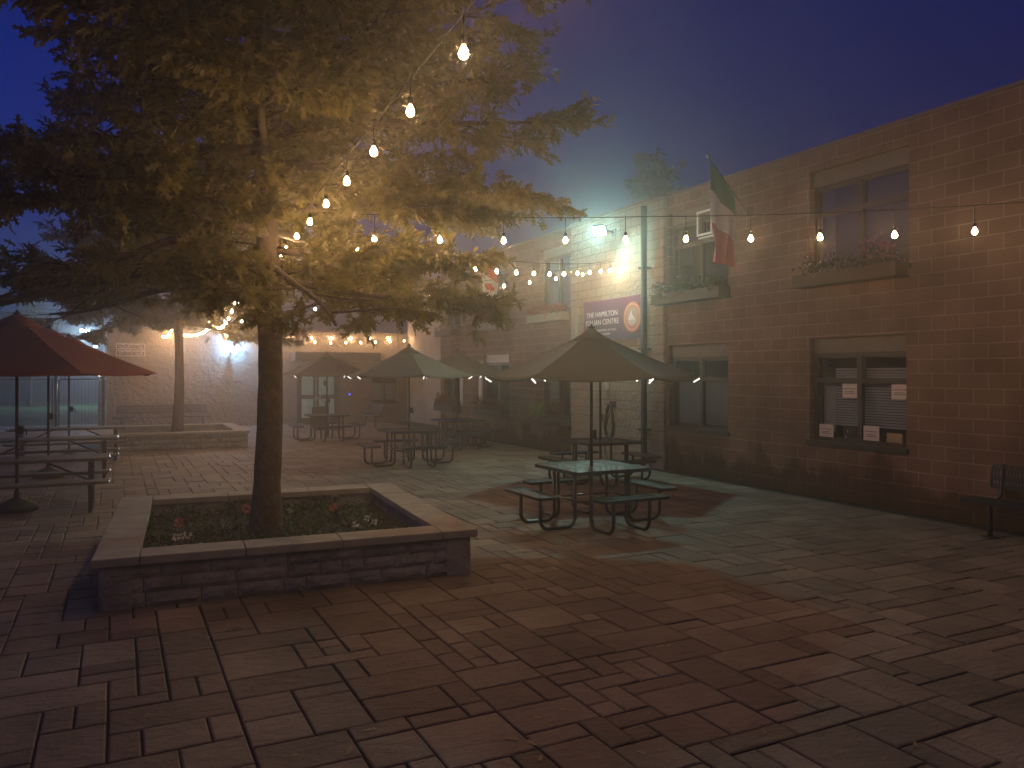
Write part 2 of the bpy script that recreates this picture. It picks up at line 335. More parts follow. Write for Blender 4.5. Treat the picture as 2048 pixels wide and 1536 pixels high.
DW = 10.15; ROOF = 5.62
LOW = [(7.59, 9.35, .90, 2.57), (11.28, 13.02, .90, 2.57), (16.86, 18.5, .9, 2.57), (20.4, 22.15, .9, 2.57), (24.0, 25.6, .9, 2.57)]
UPP = [(7.55, 9.35, 3.55, 5.28), (11.28, 13.02, 3.55, 5.28), (16.86, 18.5, 3.55, 5.28), (20.4, 22.15, 3.55, 5.28), (24.0, 25.6, 3.55, 5.28)]
EXTRA = [(2.2, 3.95, .9, 2.57), (2.2, 3.95, 3.55, 5.28)]
bld = empty('brick_building', (DW, 10, 0), 0, 'long two storey red block building with recessed windows along the right of the courtyard', 'building')
def rel(mb, name, mat, parent, root=bld):
    mb.v = [(x - root.location.x, y - root.location.y, z - root.location.z) for x, y, z in mb.v]
    return mb.build(name, mat, parent)
w = MB()
wall_panel(w, 'X', DW, -7, 13.12, 0, ROOF, [h for h in LOW[:2] + UPP[:2] + EXTRA])
wall_panel(w, 'X', DW, 16.8, 25.75, 0, ROOF, LOW[2:] + UPP[2:])
w.box(DW + .02, 17, 25.45, 25.76, 0, ROOF); w.box(16.7, 17, -7, 25.45, 0, ROOF); w.box(DW + .3, 17, -7.3, -7, 0, ROOF)
w.box(DW + .31, 16.69, -6.9, 25.4, 2.9, 3.1)
rel(w, 'wall', M['brick'], bld)
w = MB(); wall_panel(w, 'X', DW - .07, 13.12, 16.8, 0, ROOF + .02, [], thick=.35); rel(w, 'wall', M['split'], bld)['label'] = 'pale split faced block bay between the brick sections'
rel(MB().box(DW + .1, 17, -7, 25.7, ROOF - .1, ROOF - .02), 'roof', M['roof'], bld)
rel(MB().box(DW - .025, DW + .34, -7.1, 13.1, ROOF, ROOF + .05).box(DW - .1, DW + .34, 13.1, 16.82, ROOF + .02, ROOF + .07).box(DW - .025, DW + .34, 16.82, 25.8, ROOF, ROOF + .05), 'coping', M['coping'], bld)

def window(b0, b1, z0, z1, root, plane='X', fixed=DW, style='shade', lintel=None, face=1):
    d0 = fixed + .11
    def bx(mb, u0, u1, zz0, zz1, dd0, dd1):
        if plane == 'X': mb.box(dd0, dd1, u0, u1, zz0, zz1)
        else: mb.box(u0, u1, dd0, dd1, zz0, zz1)
        return mb
    h = z1 - z0; zl = z1 - .24; zr = z0 + (zl - z0) * .68; mid = (b0 + b1) / 2
    f = MB(); fw = .05
    bx(f, b0, b0 + fw, z0, zl, d0, d0 + .07); bx(f, b1 - fw, b1, z0, zl, d0, d0 + .07)
    bx(f, b0 + fw, b1 - fw, zl - .05, zl, d0, d0 + .07); bx(f, b0 + fw, b1 - fw, z0 + .02, z0 + .08, d0, d0 + .07)
    bx(f, mid - .035, mid + .035, z0 + .08, zl - .05, d0 - .005, d0 + .068)
    for s in (-1, 1):
        ua, ub = (b0 + fw, mid - .035) if s < 0 else (mid + .035, b1 - fw)
        bx(f, ua, ub, zr - .03, zr + .03, d0 + .002, d0 + .066)
        for (x0, x1, y0, y1) in ((ua, ua + .035, zr + .03, zl - .05), (ub - .035, ub, zr + .03, zl - .05), (ua + .035, ub - .035, zr + .03, zr + .06), (ua + .035, ub - .035, zl - .085, zl - .05)):
            bx(f, x0, x1, y0, y1, d0 + .012, d0 + .06)
    wo = rel(f, 'window', M['frame'], root, root)
    wo.name = 'window'
    bx(l := MB(), b0, b1, zl, z1, d0 - .02, d0 + .05); rel(l, 'lintel_panel', lintel or M['lintel'], wo, root)
    bx(s := MB(), b0 - .04, b1 + .04, z0 - .055, z0 + .02, fixed - .05, d0 + .1); rel(s, 'sill', M['frame'], wo, root)
    bx(g := MB(), b0 + fw, b1 - fw, z0 + .08, zl - .05, d0 + .03, d0 + .036); rel(g, 'pane', M['glass'], wo, root)
    if style == 'blind':
        q = MB(); z = z0 + .27
        while z < zr + .2: bx(q, b0 + .04, b1 - .28, z, z + .031, d0 + .16, d0 + .165); z += .042
        bx(q, b1 - .27, b1 - .04, z0 + .15, zr, d0 + .17, d0 + .175)
        rel(q, 'blind', M['blind'], wo, root)
    elif style == 'shade':
        bx(q := MB(), b0 + .06, b1 - .06, z0 + .1, zr - .01, d0 + .10, d0 + .105); rel(q, 'roller_shade', M['shade'], wo, root)
    elif style == 'curtain':
        q = MB()
        for (ua, ub) in ((b0 + .06, b0 + .06 + (b1 - b0) * .3), (b1 - .06 - (b1 - b0) * .3, b1 - .06)):
            n = 26; vs = []
            for k in range(n):
                u = ua + (ub - ua) * k / (n - 1); dd = d0 + .16 + .025 * sin(k * 1.5)
                for zz in (z0 + .08, zl - .04): vs.append((dd, u, zz) if plane == 'X' else (u, dd, zz))
            q.add(vs, [(2 * k, 2 * k + 2, 2 * k + 3, 2 * k + 1) for k in range(n - 1)], True)
        rel(q, 'curtain', M['shade'], wo, root)
    bx(k := MB(), b0 - .1, b1 + .1, z0 - .1, z1 + .02, d0 + .6, d0 + .62); rel(k, 'dark_backing', M['dark'], wo, root)  # flat dark sheet, its colour stands in for the unlit interior
    return wo
st = ['blind', 'shade', 'curtain', 'curtain', 'shade']
for i, h in enumerate(LOW): window(*h, bld, style=st[i], lintel=M['pale'] if i == 3 else None)
for i, h in enumerate(UPP): window(*h, bld, style=['none', 'none', 'curtain', 'shade', 'shade'][i])
for h in EXTRA: window(*h, bld, style='shade')
# small white framed sash standing open in the upper window by the flag
s = MB(); A = Matrix.Translation((0, 0, 0))
for (u0, u1, z0, z1) in ((11.68, 11.72, 4.66, 5.14), (12.08, 12.12, 4.66, 5.14), (11.72, 12.08, 5.1, 5.14), (11.72, 12.08, 4.66, 4.70)): s.box(DW - .04, DW, u0, u1, z0, z1)
s.box(DW - .1, DW + .02, 11.55, 12.0, 4.585, 4.615)
rel(s, 'open_sash', M['white'], bld)['label'] = 'small white framed sash standing open'
for (c0, c1) in ((23.72, 23.95), (22.2, 22.45)): rel(MB().box(DW - .035, DW - .002, c0, c1, .95, 2.35, .008), 'shutter', M['pale'], bld)
# pipes on the pale bay
t = MB().tube([(DW - .2, 13.62, ROOF - .1), (DW - .2, 13.62, .18), (DW - .26, 13.62, .08)], .065, 12)
for z in (.8, 2.5, 4.2): t.box(DW - .28, DW - .07, 13.53, 13.71, z, z + .04)
p = rel(t, 'downpipe', M['pipe'], bld)
rel(MB().box(DW - .16, DW - .072, 16.45, 16.65, 2.55, 3.62, .01), 'flat_duct', M['shade'], bld)

# recessed end wall and the one storey back wall
bk = empty('back_building', (5, 31.8, 0), 0, 'low tan rough cast building closing the far end of the courtyard', 'building')
w = MB()
wall_panel(w, 'Y', 31.8, -.27, 11.04, 0, 3.62, [(6.44, 8.17, 0, 2.3), (9.5, 10.6, .8, 2.25)])
w.box(-.27, 0, 32.1, 42, 0, 3.62).box(-.27, 15, 42, 42.3, 0, 3.62)
rel(w, 'wall', M['rough'], bk, bk)
rel(MB().box(-.3, 15, 31.76, 42.3, 3.62, 3.68), 'roof', M['coping'], bk, bk)
w = MB(); wall_panel(w, 'X', 11.04, 25.78, 31.78, 0, ROOF, [(26.3, 27.6, .9, 2.4)]); w.box(11.35, 17, 31.5, 31.78, 3.7, ROOF)
e = empty('link_building', (11.04, 28, 0), 0, 'set back pale buff block wall joining the brick building to the low back building', 'building')
rel(w, 'wall', M['buff'], e, e); window(26.3, 27.6, .9, 2.4, e, fixed=11.04, style='shade', lintel=M['pale'])
rel(MB().box(11.02, 17, 25.8, 31.8, ROOF, ROOF + .06), 'roof', M['coping'], e, e)
window(9.5, 10.6, .8, 2.25, bk, 'Y', 31.8, 'shade')
# glazed double doors with a lit lobby behind them
d = MB(); y0, y1 = 31.88, 31.95
for (u0, u1, z0, z1) in ((6.44, 6.54, 0, 2.3), (8.03, 8.17, 0, 2.3), (6.54, 8.03, 2.16, 2.3), (6.54, 6.64, .02, 2.16), (7.12, 7.2, .02, 2.16), (7.24, 7.32, .02, 2.16), (7.95, 8.03, .02, 2.16),
                         (6.64, 7.12, .02, .22), (7.32, 7.95, .02, .22), (6.64, 7.12, .98, 1.14), (7.32, 7.95, .98, 1.14), (6.64, 7.12, 2.06, 2.16), (7.32, 7.95, 2.06, 2.16)):
    d.box(u0, u1, y0, y1, z0, z1)
dr = rel(d, 'double_door', M['frame'], bk, bk)
rel(MB().box(6.64, 7.12, 31.91, 31.916, .22, 2.06).box(7.32, 7.95, 31.91, 31.916, .22, 2.06), 'pane', M['clear'], dr, bk)
rel(MB().tube([(7.36, 31.87, 1.0), (7.36, 31.82, 1.0), (7.36, 31.82, 1.3), (7.36, 31.87, 1.3)], .014, 6), 'handle', M['pale'], dr, bk)
rel(MB().box(7.52, 7.66, 31.9, 31.905, 1.5, 1.72), 'notice', M['dark'], dr, bk)
lob = MB().box(6.2, 6.25, 32.1, 34.6, 0, 2.6).box(8.4, 8.45, 32.1, 34.6, 0, 2.6).box(6.2, 8.45, 34.6, 34.65, 0, 2.6).box(6.2, 8.45, 32.1, 34.6, 2.6, 2.65)
rel(lob, 'lobby_wall', principled('lobby paint', (.5, .56, .52), .7), bk, bk)
q = MB()
for k in range(9): q.box(6.5 + k * .075, 6.52 + k * .075, 33.2, 33.22, .1, 1.05)
q.box(6.45, 7.15, 33.19, 33.23, 1.05, 1.09).box(6.45, 7.15, 33.19, 33.23, .06, .1)
rel(q, 'stair_rail', M['white'], bk, bk)
rel(MB().box(7.40, 7.46, 32.6, 32.64, .1, 2.3), 'glow_strip', emit('lobby glow', (.85, 1, .95), 14), bk, bk)  # glowing strip added for the lit door edge and a brighter lobby
# box awning above the doors
cn = MB().box(6.2, 9.6, 30.9, 31.79, 2.5, 2.84, .01)
tag(cn.build('door_canopy', principled('canopy cladding', (.07, .055, .045), .7)), 'dark box canopy fixed over the glazed double doors', 'canopy')
b = MB().disc(.035, 20, T(8.55, 31.785, 1.15) @ FACE_S); o = b.build('door_buzzer', emit('blue led', (.03, .06, 1), 5)); tag(o, 'small round blue glowing button on wall beside the doors', 'buzzer')
o2 = MB().add(*(lambda n: ([(8.55 + r * cos(2 * pi * k / n), y, 1.15 + r * sin(2 * pi * k / n)) for (r, y) in ((.06, 31.8), (.06, 31.788), (.04, 31.784)) for k in range(n)], [(i * n + k, i * n + (k + 1) % n, (i + 1) * n + (k + 1) % n, (i + 1) * n + k) for i in range(2) for k in range(n)]))(20)).build('housing', M['dark']); o2.parent = o

# ------------------------------------------------------------------ front and back planters
def planter(cx, cy, wx, wy, rot, label, soil=.22, seed=0):
    rnd = random.Random(seed); root = empty('raised_planter', (cx, cy, 0), R(rot), label, 'planter', 'stone planters around the courtyard trees')
    H = .375; wall = MB(); th = .26; hx, hy = wx / 2 - .05, wy / 2 - .05
    def run(x0, y0, x1, y1, inward):
        L = math.hypot(x1 - x0, y1 - y0); dx, dy = (x1 - x0) / L, (y1 - y0) / L; nx, ny = -dy * inward, dx * inward
        for c in range(3):
            u = -rnd.uniform(0, .3)
            while u < L:
                bl = rnd.choice((.2, .3, .4, .45)); a, b = max(u, 0), min(u + bl, L); u += bl
                if b - a < .03: continue
                e = rnd.uniform(0, .018); z0, z1 = c * H / 3 + .002, (c + 1) * H / 3 - .002
                a += .003; b -= .003
                # lumpy split face: a small grid pushed in and out
                nxs = max(2, int((b - a) / .05)); vs = []; fs = []
                for j in range(4):
                    for i in range(nxs + 1):
                        edge = i in (0, nxs) or j in (0, 3); off = (.02 if edge else rnd.uniform(-.012, .006)) + e
                        uu = a + (b - a) * i / nxs; vs.append((x0 + dx * uu + nx * off, y0 + dy * uu + ny * off, z0 + (z1 - z0) * j / 3))
                for j in range(3):
                    for i in range(nxs): k = j * (nxs + 1) + i; fs.append((k, k + 1, k + nxs + 2, k + nxs + 1))
                wall.add(vs, fs)
                m2 = len(vs); p = [(x0 + dx * q + nx * o_, y0 + dy * q + ny * o_, z) for z in (z0, z1) for (q, o_) in ((a, .02 + e), (b, .02 + e), (b, th), (a, th))]
                wall.add(p, [(0, 1, 2, 3), (4, 5, 6, 7), (1, 2, 6, 5), (2, 3, 7, 6), (3, 0, 4, 7)])
    run(-hx, -hy, hx, -hy, 1); run(hx, -hy + .0, hx, hy, 1); run(hx, hy, -hx, hy, 1); run(-hx, hy, -hx, -hy, 1)
    wall.build('wall', M['planter'], root)
    cap = MB(); cw = .36; X, Y = wx / 2, wy / 2; z0, z1 = H + .002, .45
    def caps(x0, x1, y0, y1, along):
        n = 3 if along == 'x' else 4; L = (x1 - x0) if along == 'x' else (y1 - y0)
        cuts = [0] + [L * (i + rnd.uniform(-.12, .12)) / n for i in range(1, n)] + [L]
        for i in range(n):
            a, b = cuts[i] + .004, cuts[i + 1] - .004; j = rnd.uniform(-.006, .006)
            if along == 'x': cap.box(x0 + a, x0 + b, y0 + j, y1 + j, z0, z1 + rnd.uniform(-.002, .002), .008)
            else: cap.box(x0 + j, x1 + j, y0 + a, y0 + b, z0, z1 + rnd.uniform(-.002, .002), .008)
    caps(-X + cw + .005, X - cw - .005, -Y, -Y + cw, 'x'); caps(-X + cw + .005, X - cw - .005, Y - cw, Y, 'x'); caps(-X, -X + cw, -Y, Y, 'y'); caps(X - cw, X, -Y, Y, 'y')
    cap.build('cap', M['cap'], root)
    n = 24; vs = []; fs = []; ix, iy = wx / 2 - .28, wy / 2 - .28
    for j in range(n + 1):
        for i in range(n + 1): vs.append((-ix + 2 * ix * i / n, -iy + 2 * iy * j / n, soil + rnd.uniform(-.02, .02)))
    for j in range(n):
        for i in range(n): k = j * (n + 1) + i; fs.append((k, k + 1, k + n + 2, k + n + 1))
    MB().add(vs, fs, True).build('soil', M['soil'], root)
    return root
PA = (1.49, 9.18); PB = (1.45, 24.3)
planter(PA[0] + .16, PA[1] - .08, 3.42, 3.62, -4, 'nearest square raised planter of split stone block with flat cap slabs', seed=1)
planter(*PB, 3.7, 3.7, 0, 'far square stone planter by the long bench, partly behind the picnic tables', seed=4)

# ------------------------------------------------------------------ leaves
LEAF = np.array([(0, 0), (.12, .05), (.30, .26), (.26, .08), (.46, .12), (.62, .34), (.58, .10), (.74, .09), (.86, .2), (.84, .06), (1, 0),
                 (.84, -.06), (.86, -.2), (.74, -.09), (.58, -.10), (.62, -.34), (.46, -.12), (.26, -.08), (.30, -.26), (.12, -.05)]) 
OVAL = np.array([(0, 0), (.3, .2), (.65, .2), (1, 0), (.65, -.2), (.3, -.2)])
def leaves(name, pts, dirs, size, mat, parent, shape=LEAF, jit=.6, droop=.25):
    n = len(pts); d = dirs + rng.normal(0, jit, (n, 3)); d[:, 2] -= droop; d /= np.linalg.norm(d, axis=1)[:, None] + 1e-9
    up = rng.normal(0, .55, (n, 3)); up[:, 2] += 1; s = np.cross(up, d); s /= np.linalg.norm(s, axis=1)[:, None] + 1e-9
    nn = np.cross(d, s); sz = size * rng.uniform(.65, 1.25, n)
    k = len(shape); cup = -(shape[:, 0] - .4) ** 2 * .35
    V = pts[:, None, :] + sz[:, None, None] * (shape[None, :, 0, None] * d[:, None, :] + shape[None, :, 1, None] * s[:, None, :] + cup[None, :, None] * nn[:, None, :])
    return raw_mesh(name, V.reshape(-1, 3), np.arange(n * k), k, mat, parent)
def wander(p, d, L, n, up=0, j=.12, rnd=random):
    pts = [Vector(p)]; d = Vector(d).normalized(); st = L / n
    for i in range(n):
        d = (d + Vector((rnd.gauss(0, j), rnd.gauss(0, j), rnd.gauss(0, j * .6) + up))).normalized(); pts.append(pts[-1] + d * st)
    return pts
def tree(loc, H, base_h, r0, radius, nprim, nleaf, leafsize, label, mat, shape=LEAF, seed=3, top_taper=.75, lean=(0, 0), nsec=9, asym=None, prune=None, name='oak_tree'):
    rnd = random.Random(seed); root = empty(name, loc, 0, label, 'tree')
    tr = MB(); n = 22; pts = []; rad = []
    for i in range(n):
        z = H * i / (n - 1); pts.append(Vector((lean[0] * z / H + .05 * sin(z * .9) * min(z, 1), lean[1] * z / H + .04 * cos(z * .8) * min(z, 1), z)))
        f = 1 - z / H; rad.append(r0 * (.12 + .88 * f ** .85) * (1 + .35 * math.exp(-z / .18)) * (1 + .13 * math.exp(-((z - base_h * .92) / .25) ** 2)))
    pts.insert(0, Vector((0, 0, -.3))); rad.insert(0, r0 * 1.4)
    sm = []; sr = []
    for i in range(len(pts) - 1):
        for q in range(3): f = q / 3; sm.append(pts[i].lerp(pts[i + 1], f)); sr.append((rad[i] * (1 - f) + rad[i + 1] * f) * rnd.uniform(.96, 1.05))
    sm.append(pts[-1]); sr.append(rad[-1]); tr.tube(sm, sr, 14); tr.build('trunk', M['bark'], root)
    br = MB(); twig = []
    def trunk_at(z):
        i = min(int(z / H * (n - 1)) + 1, len(pts) - 2); f = (z - pts[i].z) / max(pts[i + 1].z - pts[i].z, 1e-6); return pts[i].lerp(pts[i + 1], min(max(f, 0), 1)), rad[i]
    for k in range(nprim):
        f = (k + .5) / nprim; h = base_h + (H * .96 - base_h) * f ** 1.25; p, rr = trunk_at(h)
        az = k * 2.399 + rnd.uniform(-.3, .3); L = radius * (1 - top_taper * f ** 1.3) * rnd.uniform(.82, 1.12); el = -.06 + .75 * f ** 1.3 + rnd.uniform(-.08, .08)
        if asym: L *= asym(az, h)
        d = Vector((cos(az) * cos(el), sin(az) * cos(el), sin(el)))
        pr = wander(p, d, L, 12, up=-.012 + .02 * f, j=.07, rnd=rnd); r1 = min(rr * .5, .02 + L * .011)
        br.tube(pr, [r1 * (1 - .85 * i / 12) + .003 for i in range(13)], 6)
        for s_ in range(nsec):
            i0 = 1 + int(11 * s_ / nsec); base = pr[i0]; dd = (pr[i0] - pr[i0 - 1]).normalized(); side = dd.cross(Vector((0, 0, 1))).normalized() * (1 if s_ % 2 else -1)
            L2 = (.4 + .32 * (12 - i0) / 10 * L) * rnd.uniform(.7, 1.15) * .75 + .15
            d2 = (dd * .75 + side * rnd.uniform(.5, 1.0) + Vector((0, 0, rnd.uniform(-.1, .25)))).normalized()
            sc = wander(base, d2, L2, 6, up=0, j=.08, rnd=rnd); br.tube(sc, [.011 * (1 - .75 * i / 6) + .002 for i in range(7)], 4, cap=False)
            for q in range(1, 7):
                for _ in range(2):
                    d3 = ((sc[q] - sc[q - 1]).normalized() + Vector((rnd.gauss(0, .7), rnd.gauss(0, .7), rnd.gauss(0, .3)))).normalized(); e = sc[q] + d3 * rnd.uniform(.15, .42)
                    twig.append((sc[q], e))
            twig.append((sc[-2], sc[-1] + (sc[-1] - sc[-2]) * .8))
        twig.append((pr[-2], pr[-1] + (pr[-1] - pr[-2])))
    tw = MB()
    for (a, b) in twig: br.tube([a, b], [.003, .0015], 3, cap=False)
    br.build('branches', M['bark'], root)
    A = np.array([a[:] for a, _ in twig]); B = np.array([b[:] for _, b in twig]); per = max(1, nleaf // len(twig)); idx = np.repeat(np.arange(len(twig)), per)
    f = rng.uniform(.15, 1.08, len(idx))[:, None]; Pn = A[idx] * (1 - f) + B[idx] * f + rng.normal(0, .018, (len(idx), 3)); D = B[idx] - A[idx]; D /= np.linalg.norm(D, axis=1)[:, None] + 1e-9
    if prune is not None:
        keep = prune(Pn + np.array(loc)); Pn, D = Pn[keep], D[keep]
    leaves('crown', Pn, D, leafsize, mat, root, shape)
    return root

# ------------------------------------------------------------------ string lights
def bulb_mb(mb, x, y, z, k=1.0): mb.lathe([(.006, z), (.011 * k, z - .01), (.020 * k, z - .028), (.024 * k, z - .042), (.018 * k, z - .056), (.006, z - .064)], 8, T(x, y, 0))
bulbs_all = []
def string(label, P, sag, spacing, drop=.10, name='string_light', off=0, phase=.5, bm=None):
    """P: list of support points the cable runs through"""
    path = []
    for i in range(len(P) - 1):
        a, b = Vector(P[i]), Vector(P[i + 1]); sg = sag[i] if isinstance(sag, (list, tuple)) else sag
        for q in range(24): f = q / 24; p = a.lerp(b, f); p.z -= sg * 4 * f * (1 - f); path.append(p)
    path.append(Vector(P[-1]))
    root = empty(name, path[0], 0, label, 'string lights', 'warm festoon strings over the courtyard')
    o0 = path[0]; cb = MB(); cb.tube([p - o0 for p in path], .0045, 5); cb.build('cable', M['cable'], root)
    acc = 0; nxt = spacing * phase; n = 0
    for i in range(len(path) - 1):
        seg = (path[i + 1] - path[i]).length
        while acc + seg >= nxt:
            p = path[i].lerp(path[i + 1], (nxt - acc) / seg); nxt += spacing
            sk = MB(); q = p - o0; sk.tube([(0, 0, 0), (0, 0, -drop)], .003, 4).lathe([(.01, -drop), (.015, -drop - .006), (.015, -drop - .04), (.012, -drop - .045)], 8)
            so = sk.build('socket', M['cable'], root, q)
            bb = MB(); bulb_mb(bb, 0, 0, -drop - .045); bo = bb.build('bulb', bm or M['bulb'], root, q); bulbs_all.append(p - Vector((0, 0, drop + .09))); n += 1
        acc += seg
    return root
HS = 1.45
def SA(k): 
    h = HS; z = (2.48 + .553 * k) * h; X = (-.152 - .238 * k) * h; p = R(PHI); return Vector((X * cos(p) + z * sin(p), -X * sin(p) + z * cos(p), 2 + h + .19))
# along the yard, over the near planter to the far left
string('nearest string of bulbs running over the near tree away from the camera', [SA(-2.5), SA(7.2)], .0, SA(0).xy.__sub__(SA(1).xy).length, phase=.5)
string('string of bulbs continuing beyond the near tree to the far tree', [SA(7.2) + Vector((0, 0, .02)), P3(470, 590, 17.5), P3(430, 640, 23.5)], [.12, .25], .85, phase=.4)
string('short bunched string of bulbs dipping between far planter tree and back wall', [P3(430, 636, 23.5), P3(345, 646, 29.5), P3(325, 662, 27.0)], [.32, .15], .33, phase=.5)
# across the yard towards the right
string('string of bulbs crossing the yard low in front of the long brick wall', [P3(640, 425, 7.9), P3(1300, 433, 8.5), P3(2048, 404, 7.1), P3(2400, 392, 5.9)], .03, .662, drop=.16, phase=.81)
anchor = P3(1243, 520, 17.55)
string('upper string of bulbs from the near tree to the pale block bay', [P3(640, 448, 8.1), anchor], .22, .70, phase=.9)
string('lower string of bulbs from the pale block bay back to the far tree', [anchor - Vector((.02, .0, .02)), P3(590, 608, 19.9), P3(410, 628, 21.5)], [.05, .12], .62, phase=.4)
# under the eaves of the back wall
string('string of bulbs fixed close under the eaves of the low back building', [(3.4, 31.72, 3.56), (10.9, 31.72, 3.56)], .02, .8, drop=.04)
string('drooping string of bulbs hung in front of the back building eaves', [(3.6, 31.0, 3.5), (11.0, 31.3, 3.5)], .16, .62, drop=.04)

# ------------------------------------------------------------------ trees
BPX = np.array([b[:] for b in bulbs_all])
def prune_bulbs(Q):
    keep = np.ones(len(Q), bool); c, s = cos(R(PHI)), sin(R(PHI))
    for b in bulbs_all:                                     # leaves are clipped back around the hot bulbs
        d = np.linalg.norm(Q - np.array(b[:]), axis=1); keep &= d > .30
    a0, a1 = np.array(SA(-2)[:2]), np.array(SA(7)[:2]); dl = (a1 - a0) / np.linalg.norm(a1 - a0); w = Q[:, :2] - a0; al = w @ dl; pe = np.abs(w[:, 0] * dl[1] - w[:, 1] * dl[0])
    wx = Q[:, 0] * c - Q[:, 1] * s; keep &= Q[:, 2] > np.where(wx < -3.3, 2.9, 2.38)
    keep &= ~((np.hypot(Q[:, 0] - PA[0], Q[:, 1] - PA[1]) < 1.3) & (Q[:, 2] < 2.98))
    keep &= ~((pe < .42) & (al < 5.3) & (Q[:, 2] < 3.75))       # canopy trimmed above the near cable
    return keep
tree((PA[0] + .02, PA[1] - .05, .2), 12.0, 2.85, .15, 3.75, 74, 215000, .13, 'large spreading oak tree with lobed leaves growing in the nearest planter', M['leaf'], seed=12, prune=prune_bulbs, top_taper=.35, nsec=11, asym=lambda az, h: (1 - .42 * max(0, -(cos(az) * .8935 - sin(az) * .449)) * (h > 5.2)) * (1 - (.36 if h < 3.4 else .12 if h < 4.6 else 0) * max(0, cos(az) * .8935 - sin(az) * .449)))
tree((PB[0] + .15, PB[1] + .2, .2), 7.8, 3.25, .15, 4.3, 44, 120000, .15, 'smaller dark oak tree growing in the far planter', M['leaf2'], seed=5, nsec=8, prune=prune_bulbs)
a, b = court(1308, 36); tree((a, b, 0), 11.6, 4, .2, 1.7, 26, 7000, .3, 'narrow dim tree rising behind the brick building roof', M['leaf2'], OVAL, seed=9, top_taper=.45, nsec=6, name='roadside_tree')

# ------------------------------------------------------------------ planting in the near planter
def clump(mb_pts, n, r, h, cx, cy, cz):
    a = rng.uniform(0, 2 * pi, n); q = r * np.sqrt(rng.uniform(0, 1, n)); z = cz + rng.uniform(0, 1, n) * h * (1 - (q / r) ** 2 * .6)
    return np.stack([cx + q * np.cos(a), cy + q * np.sin(a), z], 1)
def local_pl(x, y): c, s = cos(R(-4)), sin(R(-4)); return PA[0] + x * c - y * s, PA[1] + x * s + y * c
pts = []
for k in range(230):
    x, y = random.uniform(-1.35, 1.35), random.uniform(-1.45, 1.45)
    if math.hypot(x, y) < .2: continue
    gx, gy = local_pl(x, y); pts.append(clump(None, 30, .13, random.uniform(.06, .2), gx, gy, .22))
pts = np.concatenate(pts); o = leaves('ground_cover', pts, np.tile([[0, 0, .6]], (len(pts), 1)), .05, M['leafg'], None, OVAL, 1.0, 0); tag(o, 'low green bedding foliage covering the near planter soil', 'ground cover', kind='stuff')
def bloom(gx, gy, z, r, mat, n, label, nm='flower', size=.03, cat='flower', group='flowers in the near planter'):
    root = empty(nm, (gx, gy, .22), 0, label, cat, group); MB().tube([(0, 0, 0), (.01, 0, (z - .22) * .5), (0, 0, z - .22)], .004, 5).build('stem', M['leafg'], root)
    d = rng.normal(0, 1, (n, 3)); d /= np.linalg.norm(d, axis=1)[:, None]; leaves('petals', d * r * .4 + np.array([0, 0, z - .22]), d, size, mat, root, OVAL * np.array([1, 1.6]), .2, 0); return root
def on_soil(px, py, z): dep = (2 - z) * 1580 / (py - 747); return court(px, dep)
for (px, py, lab) in ((358, 1046, 'pink flower head at the left of the near planter'), (492, 1018, 'pink flower head just left of the oak trunk in the planter'), (667, 1014, 'pink flower head behind the dark stake in the planter')):
    a, b = on_soil(px, py, .42); bloom(a, b, .42, .07, M['pink'], 60, lab)
for (px, py, lab) in ((352, 1074, 'white flower in the front left cluster, leftmost'), (366, 1071, 'white flower in the front left cluster, middle one'), (379, 1073, 'white flower in the front left cluster, rightmost'),
                      (580, 1020, 'white trumpet flower right of the oak trunk'), (735, 1036, 'white trumpet flower near the right side of the planter'), (711, 1049, 'white trumpet flower by the front right cap, tallest of its group'), (748, 1043, 'small white flower nearest the right inner wall of the planter')):
    a, b = on_soil(px, py, .36); bloom(a, b, .36, .035, M['petal'], 16, lab, size=.032)
a, b = on_soil(672, 1040, .25)
st_ = empty('garden_stake', (a, b, .2), 0, 'dark short post standing in the bedding right of the trunk', 'post'); MB().tube([(0, 0, 0), (0, 0, .3)], .028, 10).build('post', M['pole'], st_); MB().lathe([(.035, .3), (.04, .31), (.035, .335), (.01, .345)], 10).build('cap', M['pole'], st_)

# ------------------------------------------------------------------ square mesh tables
def utube(x_in, x_out, y, z_in, z_out, r=.12):
    pts = [(x_in, y, z_in)]; 
    for k in range(7): a = k / 6 * pi / 2; pts.append((x_in + r * (1 - cos(a)), y, .022 + r * (1 - sin(a))))
    for k in range(7): a = k / 6 * pi / 2; pts.append((x_out - r + r * sin(a), y, .022 + r * (1 - cos(a))))
    pts.append((x_out, y, z_out)); return pts
def slab(mb, rim, cx, cy, lx, ly, z, rc=.09, sk=.045):
    out = []
    for (sx, sy, a0) in ((1, 1, 0), (-1, 1, 90), (-1, -1, 180), (1, -1, 270)):
        for k in range(6): a = R(a0 + 90 * k / 5); out.append((cx + sx * (lx / 2 - rc) + rc * cos(a), cy + sy * (ly / 2 - rc) + rc * sin(a)))
    n = len(out); mb.add([(x, y, z) for x, y in out], [tuple(range(n))])
    vs = [(x, y, zz) for zz in (z, z - sk) for x, y in out]; inn = [(cx + (x - cx) * .985, cy + (y - cy) * .985) for x, y in out]
    vs += [(x, y, z - sk) for x, y in inn] + [(x, y, z + .003) for x, y in inn]; fs = []
    for (a, b) in ((0, 1), (1, 2), (3, 0)):
        for k in range(n): fs.append((a * n + k, a * n + (k + 1) % n, b * n + (k + 1) % n, b * n + k))
    rim.add(vs, fs)
